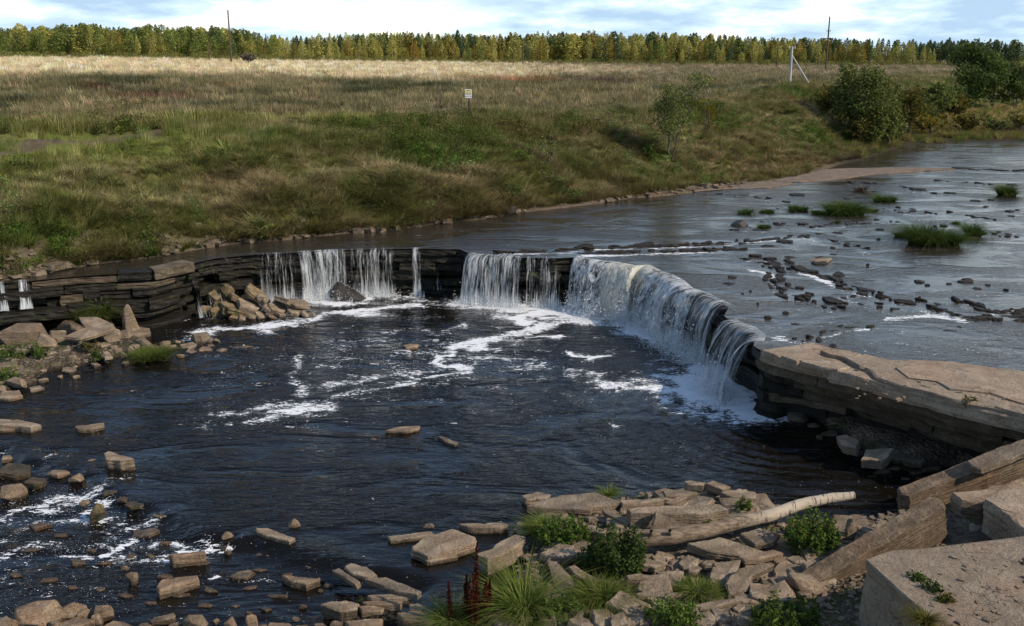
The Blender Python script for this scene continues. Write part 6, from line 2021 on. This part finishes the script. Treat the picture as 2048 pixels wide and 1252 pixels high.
# ---- forest at the end of the field
def far_tree(kind, seed):
    r = np.random.default_rng(seed)
    H = 1.0
    if kind == 'birch':
        n, size = 700, .027
        z = r.beta(1.35, 1.75, n) * .95 + .05
        rad = .18 * np.sin(np.clip((z - .03) / .97, 0, 1) ** .62 * math.pi) ** .9 + .010
    elif kind == 'broad':
        n, size = 800, .032
        z = r.beta(1.6, 1.2, n) * .95 + .05
        rad = .30 * np.sin(np.clip((z - .02) / .98, 0, 1) ** .85 * math.pi) ** .5 + .02
    elif kind == 'pine':
        n, size = 560, .028
        z = .22 + .78 * r.beta(1.3, 1.4, n)
        rad = .17 * (1 - np.clip((z - .25) / .75, 0, 1) ** 1.8) ** .8 + .012
    else:
        n, size = 620, .028
        z = r.beta(1.0, 1.7, n) * .98 + .02
        rad = .24 * (1 - z) ** .85 + .01
    a = r.uniform(0, 6.28, n)
    lump = 1 + .75 * fbm(np.cos(a) * 1.8, np.sin(a) * 1.8, z * 7, seed, 3)
    q = rad * np.sqrt(r.uniform(.15, 1, n)) * lump
    cen = np.c_[np.cos(a) * q, np.sin(a) * q, z + r.normal(0, .012, n)]
    return lum_mesh(kind + '_crown', *leaves(cen, size, seed, .2, .6))


KINDS = {}
for kd, mats in (('birch', ('birch_far', 'birch_far', 'rust_far')), ('broad', ('green_far', 'green_far', 'birch_far')), ('pine', ('pine_far', 'pine_far', 'pine_far')), ('spruce', ('pine_far', 'green_far', 'pine_far'))):
    KINDS[kd] = []
    for i, mt in enumerate(mats):
        cm = far_tree(kd, 60 + i * 7 + len(kd))
        cm.materials.append(M[mt])
        tm = mesh('far_trunk', *tube([(0, 0, -.03), (.004, 0, .3), (-.004, .002, .6), (0, 0, .95)], [.016, .013, .009, .003], 5))
        tm.materials.append(M['palebark' if kd == 'birch' else 'bark'])
        KINDS[kd].append((cm, tm, mt))
cm = far_tree('birch', 333)
cm.materials.append(M['gold_far'])
KINDS['gold'] = [(cm, KINDS['birch'][0][1], 'gold_far')]
CNT = {}
SEGS = [(463, 'left of the tall left pole'), (760, 'between left pole and golden birch'), (1040, 'between golden birch and twin posts'), (1300, 'behind the middle of the field'), (1579, 'left of the braced concrete pole'), (1900, 'right of the braced concrete pole'), (2400, 'in the dark far right wood')]
FOREST = []


def forest_tree(px, Yoff, top, kind, var, front):
    """tree whose crown top is at image row top when seen from here; stands Yoff metres into the wood"""
    Y0, Z0 = loft(px, 7.0)
    Y = float(Y0) + Yoff
    z = float(Z0)
    dep = Y * CP - (z - CAMZ) * SP
    x = (px - 1024) / F * dep
    H = aty(px, top, Y)[2] - z
    FOREST.append((px, x, Y, z, max(H, 2.0), kind, var, front))


r = np.random.default_rng(2024)
TOPROW = lambda x: np.interp(x, [-200, 0, 60, 120, 185, 240, 300, 360, 430, 470, 560, 640, 700, 760, 860, 960, 1060, 1160, 1300, 1400, 1500, 1600, 1700, 1760, 1850, 1950, 2050, 2300],
                             [55, 58, 54, 56, 44, 58, 52, 56, 54, 62, 72, 74, 68, 66, 66, 70, 68, 66, 66, 68, 74, 76, 78, 80, 80, 80, 80, 80])
x = 1.0
while x < 2046:          # front row: birches and young broadleaves at the field edge
    dark = x > 1880
    kind = 'pine' if dark else ('broad' if (x < 460 and r.random() < .45) or r.random() < .14 else 'birch' if r.random() < .88 else 'spruce')
    low = r.uniform(0, 34) if not dark else r.uniform(-2, 12)
    forest_tree(x, r.uniform(0, 8), TOPROW(x) + low, kind, int(r.integers(0, 3)), True)
    x += r.uniform(2, 14)
x = 3.0
while x < 2046:          # second row, taller
    pine = .75 if x > 1740 else (.45 if 520 < x < 800 else .25)
    q = r.random()
    kind = 'pine' if q < pine * .7 else 'spruce' if q < pine else 'broad' if x < 520 and r.random() < .8 else 'birch'
    forest_tree(x, r.uniform(9, 18), TOPROW(x) + r.uniform(-6, 9) - 7 * float(fbm(x * .025, 0.0, 0, 171, 3)), kind, int(r.integers(0, 3)), False)
    x += r.uniform(7, 14)
forest_tree(829, -1.5, 83, 'gold', 0, True)
forest_tree(1458, -2.5, 88, 'spruce', 0, True)
forest_tree(1302, 12, 64, 'pine', 0, False)
forest_tree(1965, -4, 96, 'pine', 1, True)
WORD = {'birch_far': 'yellow-green birch', 'rust_far': 'rusty brown birch', 'green_far': 'green broadleaf tree', 'pine_far': 'dark pine', 'gold_far': 'bright golden birch'}
FOREST.sort()
for (px, x, Y, z, H, kind, var, front) in FOREST:
    cm, tm, mt = KINDS[kind][var % len(KINDS[kind])]
    root = empty({'birch': 'birch_tree', 'broad': 'broadleaf_tree', 'pine': 'pine_tree', 'spruce': 'spruce_tree', 'gold': 'birch_tree'}[kind], (x, Y, z))
    wd = (r.uniform(.65, 1.0) if r.random() < .65 else r.uniform(1.0, 1.7)) * (1.05 if kind in ('birch', 'pine') else 1.0)
    root.scale = (H * wd, H * wd, H)
    root.rotation_euler = (0, 0, r.uniform(0, 6.28))
    link('crown', cm, None, root)
    link('trunk', tm, None, root)
    seg = next(w for lim, w in SEGS if px <= lim)
    kw = WORD[mt] if kind != 'spruce' else ('dark spruce' if mt == 'pine_far' else 'green spruce')
    if kind == 'gold':
        tag(root, 'single bright golden birch at the forest edge', 'tree', 'trees of the forest edge')
        continue
    rowp = 'front row' if front else 'back row'
    key = (kw, seg, rowp)
    CNT[key] = CNT.get(key, 0) + 1
    tag(root, f'{ordinal(CNT[key])} {kw} from left in {rowp} {seg}', 'tree', 'trees of the forest edge')
# the depth of the wood, no longer told apart
PROTO['pine_tree'] = bpy.data.objects.new('pine_tree_shape', KINDS['pine'][0][0])
PROTO['birch_tree'] = bpy.data.objects.new('birch_tree_shape', KINDS['birch'][0][0])
for key, N, lb in (('pine_tree', 520, 'dark pines deep in the wood behind the field'), ('birch_tree', 480, 'birches deep in the wood behind the field')):
    px = r.uniform(-220, 2280, N)
    if key == 'birch_tree':
        px = r.uniform(-220, 1700, N)
    off = r.uniform(18, 60, N)
    Y0, Z0 = loft(px, 7.0)
    Yw = Y0 + off
    dep = Yw * CP - (Z0 - CAMZ) * SP
    tops = TOPROW(px) + r.uniform(-2, 10, N)
    Hh = np.array([aty(a, b, c)[2] for a, b, c in zip(px, tops, Yw)]) - Z0
    scatter('forest', key, np.c_[(px - 1024) / F * dep, Yw, Z0], np.c_[np.zeros(N), np.zeros(N), r.uniform(0, 6.28, N)], np.maximum(Hh, 4), np.ones((N, 3)), lb, 'forest')
# brushwood at the forest foot
sow('undergrowth', 'leafy_weed', 1600, 6.85, 7.004, 2.4, 'dark brush at the foot of the forest', tintf=lambda t_, r, m, P: np.array((.17, .17, .05)) * r.uniform(.5, 1.6, (m, 1)), seed=44)
b, H = tree_px(497, 124, 110, 255)
river_tree('bush', b, max(H, 1.6), 2.4, 'lone dark brown bush at the field edge right of the tall left pole', 'bark', 700, .22, 77, 6, 7, .05, .16, cat='bush')

# ------------------------------------------------------------------ poles, sign, log end on the field
def pole(px, row0, row1, Y, r0_, mat, label, arms=None, group=None, brace=None, name='utility_pole', r1=None):
    b = base_at(px, row0, Y)
    top = aty(px, row1, b[1])[2]
    root = tag(empty(name, tuple(b)), label, 'pole', group)
    H = top - b[2]
    v, f = tube([(0, 0, -.3), (.01, 0, H * .5), (0, 0, H)], [r0_, r0_ * .85, r1 or r0_ * .6], 9)
    link('post', mesh('post', v, f, True), M[mat], root)
    for (dz, L, th) in (arms or []):
        v, f = tube([(-L, 0, H - dz), (L, 0, H - dz)], [th, th], 6)
        link('crossarm', mesh('crossarm', v, f), M['blackmetal'], root)
        for s_ in (-.92, .92):
            v, f = tube([(L * s_, 0, H - dz), (L * s_, 0, H - dz + .35)], [.07, .05], 6)
            link('insulator', mesh('insulator', v, f), M['concrete'], root)
    if brace:
        q = base_at(brace[0], brace[1], brace[2])
        qa = aty(brace[0], brace[1], q[1])
        v, f = tube([qa - b - (0, 0, .4), (0.05, 0, H - brace[3])], [.085, .075], 8)
        link('brace', mesh('brace', v, f, True), M['concrete'], root)
    return root


pole(463, 118, 20, 262, .26, 'oldwood', 'tall dark wooden pole in front of the left forest', [(4.6, .5, .06)])
pole(1651, 129, 33, 250, .24, 'oldwood', 'tall dark pole with crossarm right of the braced pole', [(5.2, 1.3, .13), (3.4, .5, .09)])
pole(1579, 168, 93, 120, .17, 'concrete', 'pale concrete pole with a slanting brace on the hillock', [(.25, .35, .04)], brace=(1626, 173, 119, 1.0), r1=.11)
pole(1046, 127, 82, 330, .22, 'oldwood', 'right of the twin thin posts before the forest')
pole(1027, 126, 86, 340, .20, 'oldwood', 'left of the twin thin posts before the forest')
pole(1553, 129, 88, 300, .19, 'oldwood', 'thin dark post left of the braced concrete pole')
pole(419, 118, 78, 290, .18, 'oldwood', 'thin post just left of the tall left pole')
pole(1635, 129, 104, 300, .13, 'oldwood', 'short thin post beside the tall crossarm pole')

b = base_at(938, 224, 70.5)
root = tag(empty('notice_sign', tuple(b)), 'white notice board on a black post in the meadow', 'sign')
S = np.linalg.norm(b - (0, 0, CAMZ)) / F
H = (224 - 162) * S


def box(x0, x1, y0, y1, z0, z1):
    v = [(x, y, z) for z in (z0, z1) for x, y in ((x0, y0), (x1, y0), (x1, y1), (x0, y1))]
    return v, [(3, 2, 1, 0), (4, 5, 6, 7), (0, 1, 5, 4), (1, 2, 6, 5), (2, 3, 7, 6), (3, 0, 4, 7)]


link('post', mesh('post', *box(-.045, .045, 0.02, .10, -.3, H)), M['blackmetal'], root)
bw = 6.4 * S
bd = link('board', mesh('board', *box(-bw - .02, bw - .02, -.02, .02, H - 16.5 * S, H)), M['signpaint'], root)
for (a0, a1, z0, z1, mt, nm) in ((-.84, .84, .80, .93, 'signyellow', 'heading_band'), (-.62, .62, .835, .885, 'signink', 'heading_text'), (-.84, .84, .56, .76, 'signyellow', 'yellow_panel'), (-.84, .84, .34, .54, 'signgrey', 'grey_panel'), (-.84, -.58, .12, .24, 'signink', 'emblem'), (.58, .84, .12, .24, 'signink', 'emblem'), (-.4, .4, .13, .22, 'signgrey', 'small_print')):
    v, f = box(a0 * bw - .02, a1 * bw - .02, -.027, -.0205, H - 16.5 * S * (1 - z0), H - 16.5 * S * (1 - z1))
    link(nm, mesh(nm, v, f), M[mt], bd)
b = base_at(727, 238, 69.5)
v, f = tube([(-.25, 0, .12), (.25, .05, .12)], [.13, .12], 9)
o = tag(link('log_stump', mesh('log_stump', v, f), M['oldwood']), 'short dark log end lying on the mown grass left of the sign', 'log')
o.location = tuple(b)
